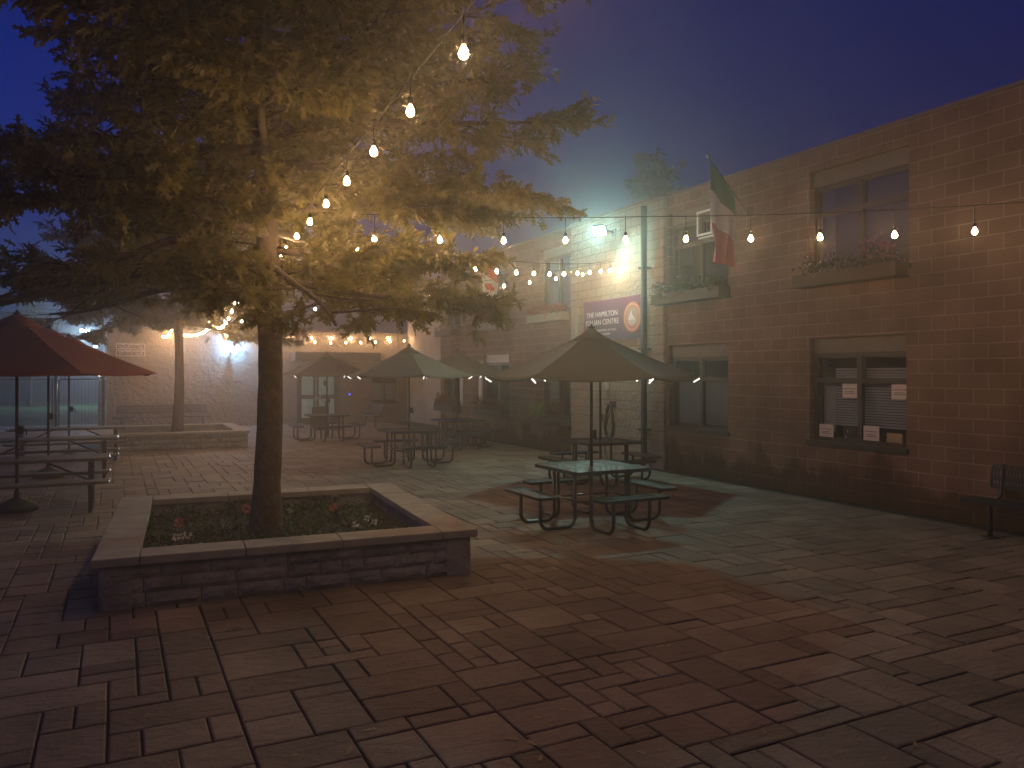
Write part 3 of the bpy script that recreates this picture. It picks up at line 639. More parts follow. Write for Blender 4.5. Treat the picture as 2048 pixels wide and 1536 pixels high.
def mesh_table(loc, label):
    root = empty('picnic_table', loc, 0, label, 'picnic table', 'square metal mesh tables with four attached seats')
    a, r = MB(), MB(); slab(a, r, 0, 0, 1.17, 1.17, .76); tp = a.build('tabletop', M['mesh'], root); r.build('rim', M['rim'], tp)
    for k in range(4):
        Rm = Matrix.Rotation(k * pi / 2, 4, 'Z'); a, r = MB(), MB(); slab(a, r, 0, 0, .30, 1.02, .46, .07, .035)
        sm = a.build('seat', M['mesh'], root); sm.data.transform(Rm @ T(.93, 0, 0)); rm = r.build('rim', M['rim'], sm); rm.data.transform(Rm @ T(.93, 0, 0))
        for y in (-.27, .27): MB().tube(utube(.42, .93, y, .74, .445), .024, 10, M=Rm).build('leg', M['metal'], root)
    c = MB()
    for y in (-.27, .27): c.tube([(-.42, y, .33), (.42, y, .33)], .014, 8)
    c.tube([(-.42, -.27, .35), (-.42, .27, .35)], .014, 8).tube([(.42, -.27, .35), (.42, .27, .35)], .014, 8).tube([(-.27, -.42, .31), (-.27, .42, .31)], .014, 8).tube([(.27, -.42, .31), (.27, .42, .31)], .014, 8)
    for y in (-.27, .27): c.box(-.45, .45, y - .02, y + .02, .70, .715)
    c.build('cross_bar', M['metal'], root); return root
TS = [(5.74, 9.04), (8.07, 12.4), (5.82, 16.66), (8.25, 19.69), (5.73, 23.87)]
TL = ['nearest square mesh table with four seats, left of the brick wall windows', 'square mesh table beside the blue grey downpipe, just behind the nearest one', 'square mesh table in the middle of the yard under its own umbrella',
      'square mesh table near the flower boxes of the brick wall', 'farthest square mesh table, in front of the glazed doors']
t0 = mesh_table((*TS[0], 0), TL[0])
for p, lab in list(zip(TS, TL))[1:]: t = copy_tree(t0); t.location = (*p, 0); t['label'] = lab

def umbrella(loc, Rr, n, zr, ht, mat, label, rot, cat='patio umbrella', group='closed-rim market umbrellas', base=False, lights=True, sd=1):
    rnd = random.Random(sd); root = empty('patio_umbrella', loc, R(rot), label, cat, group)
    rings = 12; sub = 8; cp = MB()
    for seg in range(n):
        a0 = 2 * pi * seg / n; a1 = 2 * pi * (seg + 1) / n; vs = []; ph = rnd.uniform(0, 6); wk = rnd.uniform(.6, 1.3)
        for off in (0, -.008):
            for i in range(rings + 1):
                f = i / rings
                for k in range(sub + 1):
                    q = k / sub; x = (cos(a0) * (1 - q) + cos(a1) * q) * Rr * max(f, .02); y = (sin(a0) * (1 - q) + sin(a1) * q) * Rr * max(f, .02)
                    sag = 4 * q * (1 - q) * f * .045 + wk * .009 * sin(q * 14 + f * 7 + ph) * (1 - f) * min(1, f * 5) * 4 * q * (1 - q) + wk * .006 * sin(f * 16 + ph + q * 3) * 4 * q * (1 - q)
                    vs.append((x, y, zr + (ht - zr) * (1 - f) ** 1.12 - sag + off))
        m = (rings + 1) * (sub + 1); w_ = sub + 1
        fs = [tuple(s_ * m + j for j in (i * w_ + k, i * w_ + k + 1, (i + 1) * w_ + k + 1, (i + 1) * w_ + k)) for s_ in (0, 1) for i in range(rings) for k in range(sub)]
        fs += [(rings * w_ + k, rings * w_ + k + 1, m + rings * w_ + k + 1, m + rings * w_ + k) for k in range(sub)]
        cp.add(vs, fs, True)
        r0, r1 = rings * w_, rings * w_ + sub                    # short hem hanging from the edge
        e0, e1 = Vector(vs[r0]), Vector(vs[r1]); hem = []
        for k in range(sub + 1): p = Vector(vs[r0 + k]); hem += [tuple(p), (p.x * .998, p.y * .998, p.z - .03)]
        cp.add(hem, [(2 * k, 2 * k + 2, 2 * k + 3, 2 * k + 1) for k in range(sub)])
    cp.build('canopy', mat, root)
    v = MB(); v.lathe([(Rr * .2, ht - (ht - zr) * .235), (Rr * .1, ht - .05), (.02, ht + .035)], n * 2); v.build('vent', mat, root)
    MB().lathe([(.05, ht + .03), (.055, ht + .045), (.03, ht + .055), (.012, ht + .09)], 10).build('finial', M['pole'], root)
    MB().tube([(0, 0, .05), (0, 0, ht - .02)], .022, 12).build('pole', M['pole'], root)
    MB().box(.015, .09, -.035, .035, 1.12, 1.24, .008).tube([(.09, 0, 1.18), (.13, 0, 1.18), (.13, 0, 1.10)], .008, 6).build('crank', M['pole'], root)
    zs = zr - .02 + (ht - zr) * .35 - .22
    MB().lathe([(.03, zs - .05), (.045, zs - .03), (.045, zs + .03), (.03, zs + .05)], 12).build('hub', M['pole'], root)
    for k in range(n):
        a = 2 * pi * k / n; d = Vector((cos(a), sin(a), 0)); tip = d * Rr + Vector((0, 0, zr - .018)); mid = d * Rr * .5 + Vector((0, 0, zr + (ht - zr) * .5 ** 1.12 - .02))
        rb = MB().tube([Vector((0, 0, ht - .05)), mid, tip], .008, 5).tube([Vector((0, 0, zs)) + d * .04, mid], .007, 5).build('rib', M['pole'], root)
        if lights: MB().tube([d * Rr * .955 + Vector((0, 0, zr - .085)), d * Rr * 1.012 + Vector((0, 0, zr - .035))], .009, 6).build('rib_light', M['riblight'], rb)
    if base:
        MB().lathe([(.27, 0), (.29, .03), (.25, .09), (.14, .15), (.05, .19), (.03, .3)], 20).build('base', principled('base', (.03, .028, .026), .7, bump=.01, bscale=9), root)
    return root
UL = ['olive umbrella over the nearest mesh table, largest in view', 'olive umbrella half hidden behind the largest one, before the banner', 'olive umbrella over the middle table of the yard, left of the largest',
      'olive umbrella close to the flower boxes, behind the middle one', 'farthest olive umbrella, in front of the glazed doors']
for i, ((x, y), lab) in enumerate(zip(TS, UL)): umbrella((x, y, 0), 1.42, 6, 1.97, 2.58, M['canvas'], lab, 28 + (0, 7, -5, 4, 9)[i], group='olive umbrellas over the square tables', sd=i)
PT = [(-1.28, 13.55), (-1.15, 17.64), (-.95, 20.9)]
RL = ['red umbrella at the left edge, nearest of the red ones', 'red umbrella hidden mostly under the nearest red canopy', 'farthest red umbrella by the gate side']
for i, ((x, y), lab) in enumerate(zip(PT, RL)): umbrella((x, y, 0), 1.86, 8, 2.03, 2.84, M['red'], lab, -17 + i * 9, group='red umbrellas over the long tables', base=True, lights=False, sd=20 + i)

# ------------------------------------------------------------------ long picnic tables on the left
def long_table(loc, label):
    root = empty('picnic_table', loc, 0, label, 'picnic table', 'long picnic tables on the left'); L = 2.36
    def plank(y0, y1, z, name):
        m = MB(); n = 3 if y1 - y0 > .5 else 1
        for k in range(n):
            a = y0 + (y1 - y0) * k / n + .004; b = y0 + (y1 - y0) * (k + 1) / n - .004; m.box(-L / 2, L / 2, a, b, z - .045, z, .012)
        return m.build(name, M['wood'], root)
    plank(-.37, .37, .755, 'tabletop'); plank(-.80, -.53, .46, 'seat'); plank(.53, .80, .46, 'seat')
    for x in (-L / 2 + .22, L / 2 - .22):
        for s in (-1, 1):
            MB().box(x - .035, x + .035, s * .30 - .035, s * .30 + .035, .0, .70).build('leg', M['pole'], root)
            MB().box(x - .025, x + .025, s * .66 - .025, s * .66 + .025, .0, .41).build('leg', M['pole'], root)
        MB().box(x - .028, x + .028, -.78, .78, .36, .41).build('cross_bar', M['pole'], root)
        MB().tube([(x, 0, .38), (x * .35, 0, .70)], .018, 6).build('brace', M['pole'], root)
    for s in (-1, 1):
        for y in (-.36, .36): pass
    e = MB()
    for (yy, z, w_) in ((0, .755, .36), (-.665, .46, .13), (.665, .46, .13)):
        for s in (-1, 1): e.tube([(s * L / 2, yy - w_ * .95, z - .02), (s * (L / 2 + .03), yy - w_ * .8, z - .015), (s * (L / 2 + .03), yy + w_ * .8, z - .015), (s * L / 2, yy + w_ * .95, z - .02)], .017, 8)
    e.build('end_rail', principled('galvanised', (.45, .46, .47), .25, metal=.9), root)
    return root
LT = ['nearest long picnic table, standing under the red umbrella at left', 'middle long picnic table of the three at left', 'farthest long picnic table, closest to the gate']
l0 = long_table((*PT[0], 0), LT[0])
for p, lab in list(zip(PT, LT))[1:]: t = copy_tree(l0); t.location = (*p, 0); t['label'] = lab

# ------------------------------------------------------------------ benches
def bench(loc, rz, L, label, back=.38):
    root = empty('bench', loc, rz, label, 'bench', 'mesh benches against the walls')
    a, r = MB(), MB(); slab(a, r, 0, 0, L, .38, .45, .05, .035); s_ = a.build('seat', M['mesh'], root); r.build('rim', M['rim'], s_)
    a, r = MB(), MB(); slab(a, r, 0, 0, L - .3 if back > .3 else L, .3, 0, .05, .03)
    b = a.build('backrest', M['mesh'], root); rr = r.build('rim', M['rim'], b); Mx = T(0, .25, .72) @ Matrix.Rotation(R(80), 4, 'X'); b.data.transform(Mx); rr.data.transform(Mx)
    for x in (-L / 2 + .3, L / 2 - .3):
        MB().tube([(x, 0, .0), (x, 0, .43)], .03, 8).lathe([(.11, 0), (.11, .012), (.03, .02)], 12, T(x, 0, 0)).build('leg', M['metal'], root)
        MB().tube([(x, -.12, .42), (x, .1, .42), (x, .23, .5), (x, .275, .88)], .02, 6).build('back_support', M['metal'], root)
    return root
bench((1.55, 31.1, 0), 0, 3.3, 'long bench with backrest against the far rough wall behind the planter')
bench((8.6, 29.0, 0), R(-90), 1.9, 'short dark bench near the recessed pale wall left of the flower boxes')
bench((9.55, 5.35, 0), R(-90), 1.9, 'dark mesh bench at the right edge against the brick wall')

# ------------------------------------------------------------------ waste bin
wb = empty('waste_bin', (*court(641, 28.3), 0), R(-20), 'dark square waste bin with an arched swing hood by the far table', 'bin')
MB().box(-.27, .27, -.27, .27, 0, .82, .02).build('body', principled('bin paint', (.05, .03, .025), .6), wb)
arc = [( -.30 + .6 * k / 10, .0, .84 + .26 * (k / 10) ** 1.2) for k in range(8)]
h = MB(); n = 10
vs = [(x, y, .82 + .30 * sin(pi * k / n * .62)) for k in range(n + 1) for x in (-.29 + .58 * (1 - k / n),) for y in (-.27, .27)]
vs += [(x, y, z + .02) for (x, y, z) in vs]; o_ = 2 * (n + 1)
h.add(vs, [(2 * k, 2 * k + 2, 2 * k + 3, 2 * k + 1) for k in range(n)] + [(o_ + 2 * k, o_ + 2 * k + 1, o_ + 2 * k + 3, o_ + 2 * k + 2) for k in range(n)], True)
h.box(.2, .29, -.27, .27, .82, 1.0); h.build('hood', M['metal'], wb)

# ------------------------------------------------------------------ window boxes
def window_box(b0, b1, z, label, kinds, dens=1.0, boxmat=None, wh=.2, a0=DW):
    root = empty('window_box', (a0 - .16, (b0 + b1) / 2, z), 0, label, 'window box', 'flower boxes under the windows'); L = (b1 - b0) / 2
    b = MB(); b.box(-.11, .11, -L, L, -.09, -.07).box(-.13, -.11, -L, L, -.09, .09).box(.11, .13, -L, L, -.09, .09).box(-.11, .11, -L, -L + .02, -.07, .09).box(-.11, .11, L - .02, L, -.07, .09).box(-.11, .11, -L + .02, L - .02, .04, .055)
    b.box(-.15, .155, -L - .02, L + .02, -.115, -.092); b.build('box', boxmat or M['boxw'], root)
    for (mat, n, y0, y1, h0, h1, sz, nm) in kinds:
        n = int(n * dens); y = rng.uniform(y0 * L, y1 * L, n); x = rng.normal(0, .09, n); z_ = rng.uniform(h0, h1, n) * (1 - np.abs(x) * 1.5) + .06 * np.sin(y * 9)
        leaves(nm, np.stack([x, y, z_], 1), np.tile([[0, 0, .5]], (n, 1)), sz, mat, root, OVAL, 1, 0)
    return root
R_ = M['redleaf']; G_ = M['leafg']
window_box(7.55, 9.45, 3.5, 'upper flower box with white blooms under the right hand window', [(G_, 500, -.9, .9, .05, .35, .07, 'foliage'), (M['magenta'], 160, -.95, -.35, .2, .5, .05, 'blossom'), (M['petal'], 26, .25, .8, .08, .38, .045, 'blossom')])
window_box(11.2, 13.25, 3.52, 'upper flower box beneath the tricolour flag', [(G_, 900, -.95, 1, .03, .3, .07, 'foliage'), (M['magenta'], 160, .4, 1, .1, .32, .05, 'blossom'), (M['petal'], 8, .0, .7, .25, .38, .04, 'blossom')])
window_box(16.95, 18.75, 3.45, 'upper flower box full of red begonias beside the pale bay', [(R_, 900, -.9, .95, .08, .33, .06, 'blossom'), (G_, 160, -1, -.4, .0, .2, .06, 'foliage')], boxmat=M['shade'])
window_box(20.6, 22.1, 3.42, 'upper white flower box below the red and white flag', [(M['rust'], 420, -.8, .8, .05, .25, .06, 'foliage')], boxmat=M['shade'])
window_box(24.1, 25.6, 3.38, 'farthest upper flower box at the end of the brick wall', [(M['rust'], 420, -.9, .9, .05, .28, .06, 'foliage')])
window_box(16.9, 18.6, .82, 'lower flower box with a lime green plant beside the hose', [(M['rust'], 500, -.9, .25, .05, .5, .07, 'foliage'), (M['lime'], 900, .25, 1.0, .0, .42, .06, 'foliage')])
window_box(20.3, 22.3, .85, 'lower flower box with rust foliage left of the lime plant', [(M['rust'], 1100, -1, 1, .0, .42, .07, 'foliage')])
window_box(23.9, 25.7, .85, 'farthest lower flower box with bushy rust foliage', [(M['rust'], 1000, -1, 1, .0, .45, .07, 'foliage')])

# ------------------------------------------------------------------ flags
def flag(base, out, rise, shift, bands, label, H, W_, emblem=None, mirror=1, name='flag'):
    root = empty(name, base, 0, label, 'flag'); tip = Vector((-out, shift, rise))
    MB().tube([(0, 0, 0), tip], .012, 8).lathe([(.04, -.01), (.04, .01)], 10, Matrix.Rotation(R(-90), 4, 'Y')).build('pole', M['pole'], root)
    d = tip.normalized(); MB().tube([tip, tip + d * .05, tip + d * .09, tip + d * .15], [.012, .022, .018, .003], 8).build('finial', principled('finial', (.6, .6, .55), .25, metal=.8), root)
    nu, nv = 14, 36; cols = []
    grid = []
    for j in range(nv + 1):
        f = j / nv
        for i in range(nu + 1):
            a = i / nu; p0 = tip * (1 - .68 * a)                      # hoist runs down the pole
            drop = W_ * f * (1 - .30 * a); g = min(1, f * 1.15)
            x = p0.x * (1 - g * .25) + tip.x * .22 * g * (1 - a) ; y = p0.y * (1 - g * .3)
            x += .035 * sin(a * 13 + f * 2) * g + .02 * sin(f * 9 + a * 5); y += .06 * cos(a * 11 + f * 3) * g
            grid.append((x - .10 * g * a, y, p0.z - drop - .03))
    for (f0, f1, m, nm) in bands:
        j0, j1 = round(f0 * nv), round(f1 * nv); vs = grid[j0 * (nu + 1):(j1 + 1) * (nu + 1)]
        fs = [(j * (nu + 1) + i, j * (nu + 1) + i + 1, (j + 1) * (nu + 1) + i + 1, (j + 1) * (nu + 1) + i) for j in range(j1 - j0) for i in range(nu)]
        MB().add(vs, fs, True).build(nm, m, root)
    if emblem:
        # maple leaf laid on the cloth grid: points (hoist, fly) in 0..1
        ML = [(.5, .12), (.42, .24), (.34, .2), (.37, .38), (.27, .3), (.25, .36), (.12, .34), (.17, .44), (.12, .48), (.3, .62), (.28, .7), (.47, .66), (.47, .86), (.53, .86), (.53, .66), (.72, .7), (.7, .62), (.88, .48), (.83, .44), (.88, .34), (.75, .36), (.73, .3), (.63, .38), (.66, .2), (.58, .24)]
        vs = []
        for (ly, lx) in ML:
            a = min(max(.5 + (ly - .5) * .8, 0), 1) * nu; f = (.33 + .34 * lx) * nv; i, j = int(a), int(f); p = Vector(grid[j * (nu + 1) + i]).lerp(Vector(grid[j * (nu + 1) + min(i + 1, nu)]), a - i)
            q = Vector(grid[(j + 1) * (nu + 1) + i]); p = p.lerp(Vector((p.x, p.y, q.z)), f - j); vs.append((p.x - .02, p.y - .03, p.z))
        MB().add(vs, [tuple(range(len(vs)))]).build('emblem', emblem, root)
    return root
cr, cw, cg = principled('flag red', (.62, .06, .05), .8), principled('flag white', (.82, .8, .78), .8), principled('flag green', (.03, .2, .09), .8)
flag((DW, court(1495, 14.19)[1], 4.88), .86, .86, .0, [(0, .29, cg, 'green_band'), (.29, .60, cw, 'white_band'), (.60, 1, cr, 'red_band')], 'green white and red tricolour flag hanging from an angled pole', .9, 1.75)
flag((DW, court(1012, 23.0)[1], 4.7), .75, .62, .0, [(0, .25, cr, 'red_band'), (.25, .72, cw, 'white_band'), (.72, 1, cr, 'red_band')], 'red and white maple leaf flag hanging from an angled pole', .8, 1.45, emblem=cr)

# ------------------------------------------------------------------ banner
bn = empty('banner', (DW - .1, 14.95, 3.23), 0, 'purple banner with white lettering and a round orange seal on the pale bay', 'banner')
n, k_ = 30, 12; vs = []
for j in range(k_ + 1):
    for i in range(n + 1):
        x = -1.2 + 2.4 * i / n; y = -.455 + .91 * j / k_; ed = 1 - abs(y) / .455
        vs.append((-.012 - .012 * sin(x * 7 + y * 6) * sin(y * 5 + 1), -x, y + .02 * (abs(x) / 1.2) ** 3 * (1 if y > 0 else -1)))
m = bpy.data.materials.new('banner print'); t = nt(m); N = t.nodes; L = t.links; b = N['Principled BSDF']; b.inputs['Roughness'].default_value = .45
tc = N.new('ShaderNodeTexCoord'); sp = N.new('ShaderNodeSeparateXYZ'); L.new(tc.outputs['Object'], sp.inputs[0]); mr = N.new('ShaderNodeMapRange'); mr.inputs[1].default_value = -.46; mr.inputs[2].default_value = .46; L.new(sp.outputs['Z'], mr.inputs[0])
rp = N.new('ShaderNodeValToRGB'); rp.color_ramp.elements[0].color = (.06, .07, .13, 1); rp.color_ramp.elements[1].color = (.17, .05, .14, 1); L.new(mr.outputs[0], rp.inputs[0]); L.new(rp.outputs[0], b.inputs['Base Color'])
MB().add(vs, [(j * (n + 1) + i, j * (n + 1) + i + 1, (j + 1) * (n + 1) + i + 1, (j + 1) * (n + 1) + i) for j in range(k_) for i in range(n)], True).build('cloth', m, bn)
wt = principled('print white', (.75, .7, .72), .6); org = principled('seal orange', (.55, .2, .1), .6); tan = principled('seal tan', (.42, .33, .3), .6)
for (s_, sz, x, z, w_) in (('THE HAMILTON', .17, -.38, .13, 1.28), ('ITALIAN CENTRE', .17, -.38, -.055, 1.36), ('SONS & DAUGHTERS OF ITALY', .075, -.40, -.24, 1.22), ('HAMILTON GROUP', .075, -.40, -.33, .72)):
    text(s_, sz, T(-.034, -x, z) @ FACE_W, wt, parent=bn, width=w_)
sl = MB().disc(.335, 40, T(-.030, -.82, 0) @ FACE_W).build('seal', org, bn)
MB().disc(.225, 36, T(-.0345, -.82, 0) @ FACE_W).build('seal_face', tan, bn)
q = MB()
for k in range(44):
    a = 2 * pi * k / 44; q.box(-.008, .008, -.018, .018, 0, .002, M=T(-.034, -.82, 0) @ FACE_W @ Matrix.Rotation(a, 4, 'Z') @ T(0, .28, 0))
q.build('seal_letters', wt, bn)
q = MB()
for (w_, y) in ((.13, -.08), (.16, -.11), (.12, -.14), (.08, -.17)): q.box(-w_, w_, y, y + .014, 0, .002, M=T(-.039, -.82, 0) @ FACE_W)
q.add([(-.16, -.06, 0), (-.02, .16, 0), (.0, .06, 0), (.12, -.06, 0)], [(0, 3, 2, 1)], M=T(-.038, -.82, 0) @ FACE_W); q.build('seal_picture', wt, bn)

# ------------------------------------------------------------------ street name signs on the back wall
def sign(x0, x1, z0, z1, txt, label):
    r = empty('street_sign', ((x0 + x1) / 2, 31.78, (z0 + z1) / 2), 0, label, 'sign', 'street name plates on the back wall'); hx, hz_ = (x1 - x0) / 2, (z1 - z0) / 2
    MB().box(-hx, hx, -.02, .0, -hz_, hz_, .006).build('plate', principled('plate', (.035, .03, .035), .5), r)
    f = MB()
    for (a, b, c, d) in ((-hx, hx, hz_ - .02, hz_), (-hx, hx, -hz_, -hz_ + .02), (-hx, -hx + .02, -hz_ + .02, hz_ - .02), (hx - .02, hx, -hz_ + .02, hz_ - .02)): f.box(a, b, -.026, -.0205, c, d)
    f.build('border', wt, r); text(txt, .19, T(0, -.024, 0) @ FACE_S, wt, parent=r, width=2 * hx - .12)
sa, _ = court(233, 28.5); sb, _ = court(291, 29.2)
def on_back(px, py): r = (px - 1024) / 1580; k = 31.78 / (-r * sin(R(PHI)) + cos(R(PHI))); return k * (r * cos(R(PHI)) + sin(R(PHI))), hz(py, k)
x0, z1 = on_back(232, 687); x1, z0 = on_back(290, 698.5); sign(x0, x1, z0, z1, "PIAZZA UNITÀ D'ITALIA", 'upper dark name plate reading Piazza on the back wall')
x0, z1 = on_back(232, 701); x1, z0 = on_back(290, 712.5); sign(x0, x1, z0, z1, 'UNITY OF ITALY SQUARE', 'lower dark name plate reading Unity of Italy Square')

# ------------------------------------------------------------------ lamps on the walls
fl = empty('floodlight', (DW - .08, 14.9, 5.18), 0, 'bright bluish white floodlight high on the pale block bay', 'floodlight')
MB().box(-.02, .0, -.08, .08, -.08, .08).tube([(0, 0, 0), (-.25, 0, .05), (-.36, -.02, .03)], .018, 8).build('bracket', M['metal'], fl)
Fm = T(-.42, -.03, 0) @ Vector((-.62, -.40, -.62)).to_track_quat('Z', 'Y').to_matrix().to_4x4()
MB().box(-.16, .16, -.12, .12, -.09, 0, .01, M=Fm).build('housing', M['metal'], fl)
MB().box(-.14, .14, -.10, .10, .002, .006, M=Fm).build('lens', M['flood'], fl)
ld = bpy.data.lights.new('flood_lamp', 'AREA'); ld.shape = 'RECTANGLE'; ld.size = .26; ld.size_y = .2; ld.energy = FLOOD; ld.color = (.62, 1.0, .82)
lo = bpy.data.objects.new('flood_lamp', ld); C.objects.link(lo); lo.parent = fl; lo.matrix_local = Fm @ T(0, 0, .02) @ Matrix.Rotation(pi, 4, 'X')
bx_, bz_ = on_back(462, 684)
cl = empty('wall_light', (bx_, 31.8, bz_), 0, 'cool white wall light high on the rough back wall between the trees', 'wall light')
MB().box(-.12, .12, -.18, 0, -.02, .14, .01).build('housing', M['metal'], cl)
MB().box(-.09, .09, -.19, -.04, -.03, -.022).build('lens', M['coolled'], cl)
ld = bpy.data.lights.new('wall_lamp', 'POINT'); ld.energy = 300; ld.color = (.20, .55, 1.0); ld.shadow_soft_size = .05
lo = bpy.data.objects.new('wall_lamp', ld); C.objects.link(lo); lo.parent = cl; lo.location = (.03, -.30, -.08)
sc_ = empty('security_camera', (bx_ - .02, 31.8, bz_ - .42), 0, 'small dark camera on the back wall beneath the wall light', 'camera'); MB().box(-.03, .03, -.04, 0, -.03, .03).tube([(0, -.03, 0), (0, -.14, .02)], .014, 8).build('bracket', M['dark'], sc_)
MB().tube([(0, -.06, .03), (0, -.28, .0)], .04, 10).build('housing', M['dark'], sc_)
wbx = MB().box(-.06, 0, -.05, .05, -.12, .12, .01).box(-.09, -.06, -.035, .035, .02, .09, .005)
o = wbx.build('meter_box', M['pale'], None, (DW - .072, 15.15, 1.76)); tag(o, 'small pale box fixed on the block bay above the hose', 'utility box')
hs = empty('garden_hose', (DW - .14, 14.95, 1.28), 0, 'coiled dark garden hose hanging on a wall hook', 'hose')
rnd = random.Random(2); pts = []
for k in range(9 * 28):
    a = 2 * pi * k / 28; lp = k // 28; w_ = .16 + .02 * (lp % 3) + .01 * sin(lp * 3); hh = .36 + .05 * ((lp * 7) % 4) / 3
    pts.append((-.02 - .012 * (lp % 4) + .008 * sin(a * 2 + lp), w_ * sin(a) * (1 if cos(a) < 0 else .75), -hh + hh * cos(a)))
pts += [(-.05, .1, -.5), (-.06, .16, -.85), (-.08, .12, -1.05), (-.12, -.05, -1.2), (-.2, -.3, -1.255), (-.25, -.1, -1.26)]
MB().tube(pts, .012, 6).build('hose', principled('hose rubber', (.04, .035, .02), .5), hs)
MB().tube([(.06, -.08, .02), (-.09, -.08, .02), (-.1, -.08, .06)], .01, 6).tube([(.06, .08, .02), (-.09, .08, .02), (-.1, .08, .06)], .01, 6).box(.05, .07, -.12, .12, -.05, .1).build('hook', M['metal'], hs)

# ------------------------------------------------------------------ notices in the nearest window
def notice(u0, u1, z0, z1, label, mat, lines=True):
    r = MB().box(DW + .112, DW + .114, u0, u1, z0, z1); o = r.build('paper_notice', mat); tag(o, label, 'notice', 'papers taped inside the nearest window')
    if lines:
        q = MB(); h = z1 - z0; w_ = u1 - u0
        for k, (f, g) in enumerate(((.62, .8), (.42, .6), (.30, .7))): q.box(DW + .109, DW + .1118, (u0 + u1) / 2 - w_ * g / 2, (u0 + u1) / 2 + w_ * g / 2, z0 + h * f, z0 + h * f + .008)
        q.build('printed_lines', M['dark'], o)
pw = principled('paper', (.72, .66, .64), .8)
notice(8.53, 8.80, 1.62, 1.84, 'white paper taped high in the window left of the mullion', pw)
notice(7.64, 7.92, 1.62, 1.84, 'white paper taped high at the right side of the window', pw)
notice(8.98, 9.26, .97, 1.18, 'white paper taped low in the left corner of the window', pw)
notice(8.13, 8.41, .97, 1.20, 'white paper taped low just right of the mullion', pw)
notice(7.74, 8.00, .96, 1.12, 'tan card standing low in the right window pane', principled('card', (.38, .29, .16), .8), False)
dpo = MB().box(DW + .26, DW + .3, 8.5, 8.92, .95, 1.16, .01)
rad_ = dpo.build('display_case', M['dark']); tag(rad_, 'dark display case with small white trinkets on the inner sill', 'display')
q = MB()
for (y, z) in ((8.82, 1.08), (8.86, 1.0), (8.6, 1.12), (8.56, 1.06), (8.58, .99), (8.84, .975)): q.tube([(DW + .25, y, z - .02), (DW + .25, y + .004, z + .02)], .009, 5)
q.build('trinkets', pw, rad_)

# ------------------------------------------------------------------ gate, fence and what lies beyond
def fence_run(x0, x1, y, label, name='chain_fence'):
    r = empty(name, ((x0 + x1) / 2, y, 0), 0, label, 'fence'); hx = (x1 - x0) / 2; nP = max(2, int((x1 - x0) / 2.6) + 1)
    for k in range(nP): x = -hx + 2 * hx * k / (nP - 1); MB().tube([(x, 0, 0), (x, 0, 1.85)], .03, 8).build('post', M['metal'], r)
    MB().tube([(-hx, 0, 1.8), (hx, 0, 1.8)], .02, 6).tube([(-hx, 0, .1), (hx, 0, .1)], .012, 6).build('rail', M['metal'], r)
    q = MB(); n = int(2 * hx / .075); 
    for k in range(-24, n):
        for s in (1, -1):
            xa = -hx + k * .075; xb = xa + 1.7 * 1.0
            za, zb = (.1, 1.8) if s > 0 else (1.8, .1)
            if xa < -hx: f = (-hx - xa) / 1.7; za = za + (zb - za) * f; xa = -hx
            if xb > hx: f = (hx - xa) / (xb - xa); zb = za + (zb - za) * f; xb = hx
            q.tube([(xa, .0, za), (xb, 0, zb)], .003, 3, cap=False)
    q.build('wire_mesh', M['pipe'], r)
fence_run(-9.0, -1.95, 31.85, 'black chain link fence left of the gate beyond the picnic tables')
g = empty('metal_gate', (-1.1, 31.9, 0), 0, 'black tubular gate beside the end of the back building', 'gate')
for gx in (-.75, .72): MB().tube([(gx, 0, 0), (gx, 0, 2.02)], .055, 10).build('post', M['metal'], g)
MB().tube([(-.66, 0, .14), (-.6, 0, .08), (.55, 0, .08), (.61, 0, .14), (.61, 0, 1.74), (.55, 0, 1.8), (-.6, 0, 1.8), (-.66, 0, 1.74), (-.66, 0, .14)], .022, 8).build('frame', M['metal'], g)
q = MB()
for k in range(12): q.tube([(-.62 + k * .11, 0, .1), (-.62 + k * .11, 0, 1.8)], .005, 4, cap=False)
q.build('bars', M['metal'], g)
fb = empty('far_house', (-17, 64, 0), R(8), 'dim dark sided house far beyond the gate and lawn', 'house')
MB().box(-12, 13, -.2, 8, 0, 4.6).build('wall', principled('dark siding', (.08, .085, .1), .8, var=.2), fb)
MB().add([(-12.5, -.8, 4.5), (13.5, -.8, 4.5), (13.5, 8.8, 4.5), (-12.5, 8.8, 4.5), (-12.5, 4, 6.6), (13.5, 4, 6.6)], [(0, 1, 5, 4), (2, 3, 4, 5), (1, 2, 5), (3, 0, 4), (0, 3, 2, 1)]).build('roof', M['roof'], fb)
for x in (-9, -5, 0, 4, 8.5): 
    wo = MB().box(x - .9, x + .9, -.26, -.205, 1.0, 2.9).build('window', M['pale'], fb); MB().box(x - .8, x + .8, -.27, -.262, 1.1, 2.8).build('pane', principled('far pane', (.02, .025, .04), .1), wo)
for x in (-7, 2, 6): MB().box(x - .08, x + .08, -1.4, -1.24, 0, 4.4).build('post', M['pale'], fb)
tag(MB().box(-60, 20, 62.3, 66, -.05, -.03).build('road', M['asphalt']), kind='structure')
def street_lamp(px, py, dep, label, e=60, hd=.35, H=None):
    p = P3(px, py, dep); r = empty('street_lamp', (p.x, p.y, 0), 0, label, 'street lamp', 'far bluish street lamps')
    MB().tube([(0, 0, 0), (0, 0, p.z + .2)], [.09, .05], 8).tube([(0, 0, p.z + .2), (-.6, 0, p.z + .25), (-1.0, 0, p.z + .15)], .035, 6).build('pole', M['pipe'], r)
    MB().box(-1.25, -.85, -hd / 2, hd / 2, p.z + .06, p.z + .16, .02).build('head', M['pipe'], r)
    lens = MB().lathe([(.05, p.z - .1), (hd * .9, p.z - .06), (hd, p.z + .055), (.05, p.z + .057)], 12, T(-1.05, 0, 0)).build('lens', emit('street led', (.35, .62, 1.0), e), r); return r
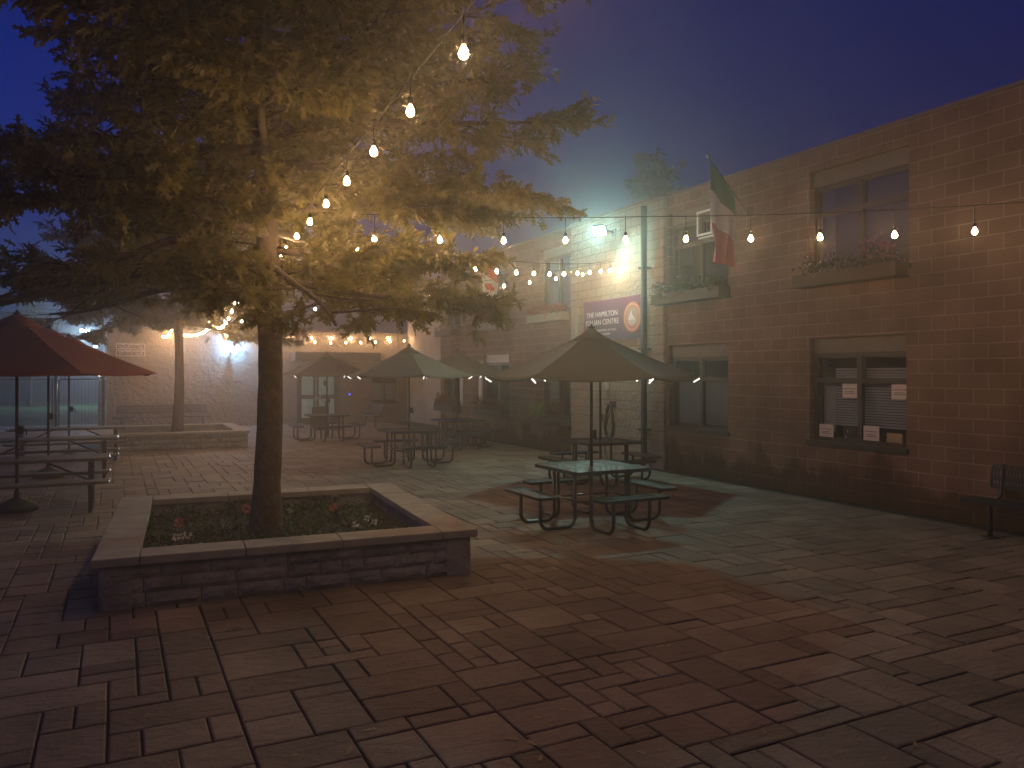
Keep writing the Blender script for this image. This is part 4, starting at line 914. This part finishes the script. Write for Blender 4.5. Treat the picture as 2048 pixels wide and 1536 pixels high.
sl_z = hz(662, 48); sl1 = street_lamp(209, 662, 48, 'highest and nearest of the bluish street lamps beyond the red umbrella', 160, .24)
street_lamp(214, 681, 60, 'middle bluish street lamp beyond the red umbrella', 160, .2)
street_lamp(216, 693, 74, 'lowest and farthest bluish street lamp beyond the red umbrella', 160, .17)
pl_ = empty('entrance_post', (*court(200, 30.2), 0), 0, 'pale post with a small white lamp on top next to the gate', 'lamp post')
MB().box(-.07, .07, -.07, .07, 0, 1.9, .01).build('post', principled('post', (.3, .3, .3), .6), pl_); MB().lathe([(.05, 1.9), (.11, 2.0), (.13, 2.05), (.02, 2.1)], 12).build('lamp', emit('post lamp', (.9, .97, 1), 14), pl_)
MB().box(-.03, .03, -.1, -.072, .9, 1.8).build('strip', M['white'], pl_)
def lamp_at(name, parent, loc, e, col, size=.1):
    d_ = bpy.data.lights.new(name, 'POINT'); d_.energy = e; d_.color = col; d_.shadow_soft_size = size; q_ = bpy.data.objects.new(name, d_); C.objects.link(q_); q_.parent = parent; q_.location = loc
lamp_at('post_lamp', pl_, (0, .1, 2.25), 70, (.8, .95, 1.0)); lamp_at('street_led', sl1, (-1.05, -.2, sl_z - .3), 900, (.5, .75, 1.0))
a, b = court(60, 48); tree((a, b, 0), 6, 2, .12, 2.0, 12, 3000, .3, 'small dark tree on the lawn beyond the fence', M['leaf2'], OVAL, seed=31, nsec=5, name='garden_tree')

# ------------------------------------------------------------------ fallen leaves on the paving
n = 260; c0 = rng.uniform(0, 1, n); px = rng.uniform(-3, 9.5, n); py = rng.uniform(1.5, 14, n)
cl_x = rng.normal(1.7, .5, 26); cl_y = rng.normal(3.6, .45, 26)
L_ = np.stack([np.concatenate([px[:90], cl_x]), np.concatenate([py[:90], cl_y]), np.full(116, .006)], 1)
o = leaves('fallen_leaves', L_, np.stack([rng.normal(0, 1, 116), rng.normal(0, 1, 116), np.full(116, .0)], 1), .075, M['dry'], None, LEAF, .1, 0)
me = o.data; co = np.zeros(len(me.vertices) * 3); me.vertices.foreach_get('co', co); co = co.reshape(-1, 3); co[:, 2] = .006 + np.abs(co[:, 2] - .006) * .25; me.vertices.foreach_set('co', co.ravel()); me.update()
tag(o, 'scattered dry oak leaves on the courtyard paving', 'fallen leaves', kind='stuff')

# ------------------------------------------------------------------ haze volume added for the flare-like glow around the lamps
hb = MB().box(-60, 28, -9, 90, -1.1, 14.5).build('haze', None); tag(hb, 'thin haze volume added to make the courtyard lamps glow', 'haze', kind='stuff')
m = bpy.data.materials.new('glow haze'); t = nt(m); t.nodes.remove(t.nodes['Principled BSDF']); pv = t.nodes.new('ShaderNodeVolumePrincipled')
pv.inputs['Color'].default_value = (.95, .9, .84, 1); pv.inputs['Density'].default_value = HAZE; pv.inputs['Anisotropy'].default_value = .78
t.links.new(pv.outputs[0], t.nodes['Material Output'].inputs['Volume']); hb.data.materials.append(m)
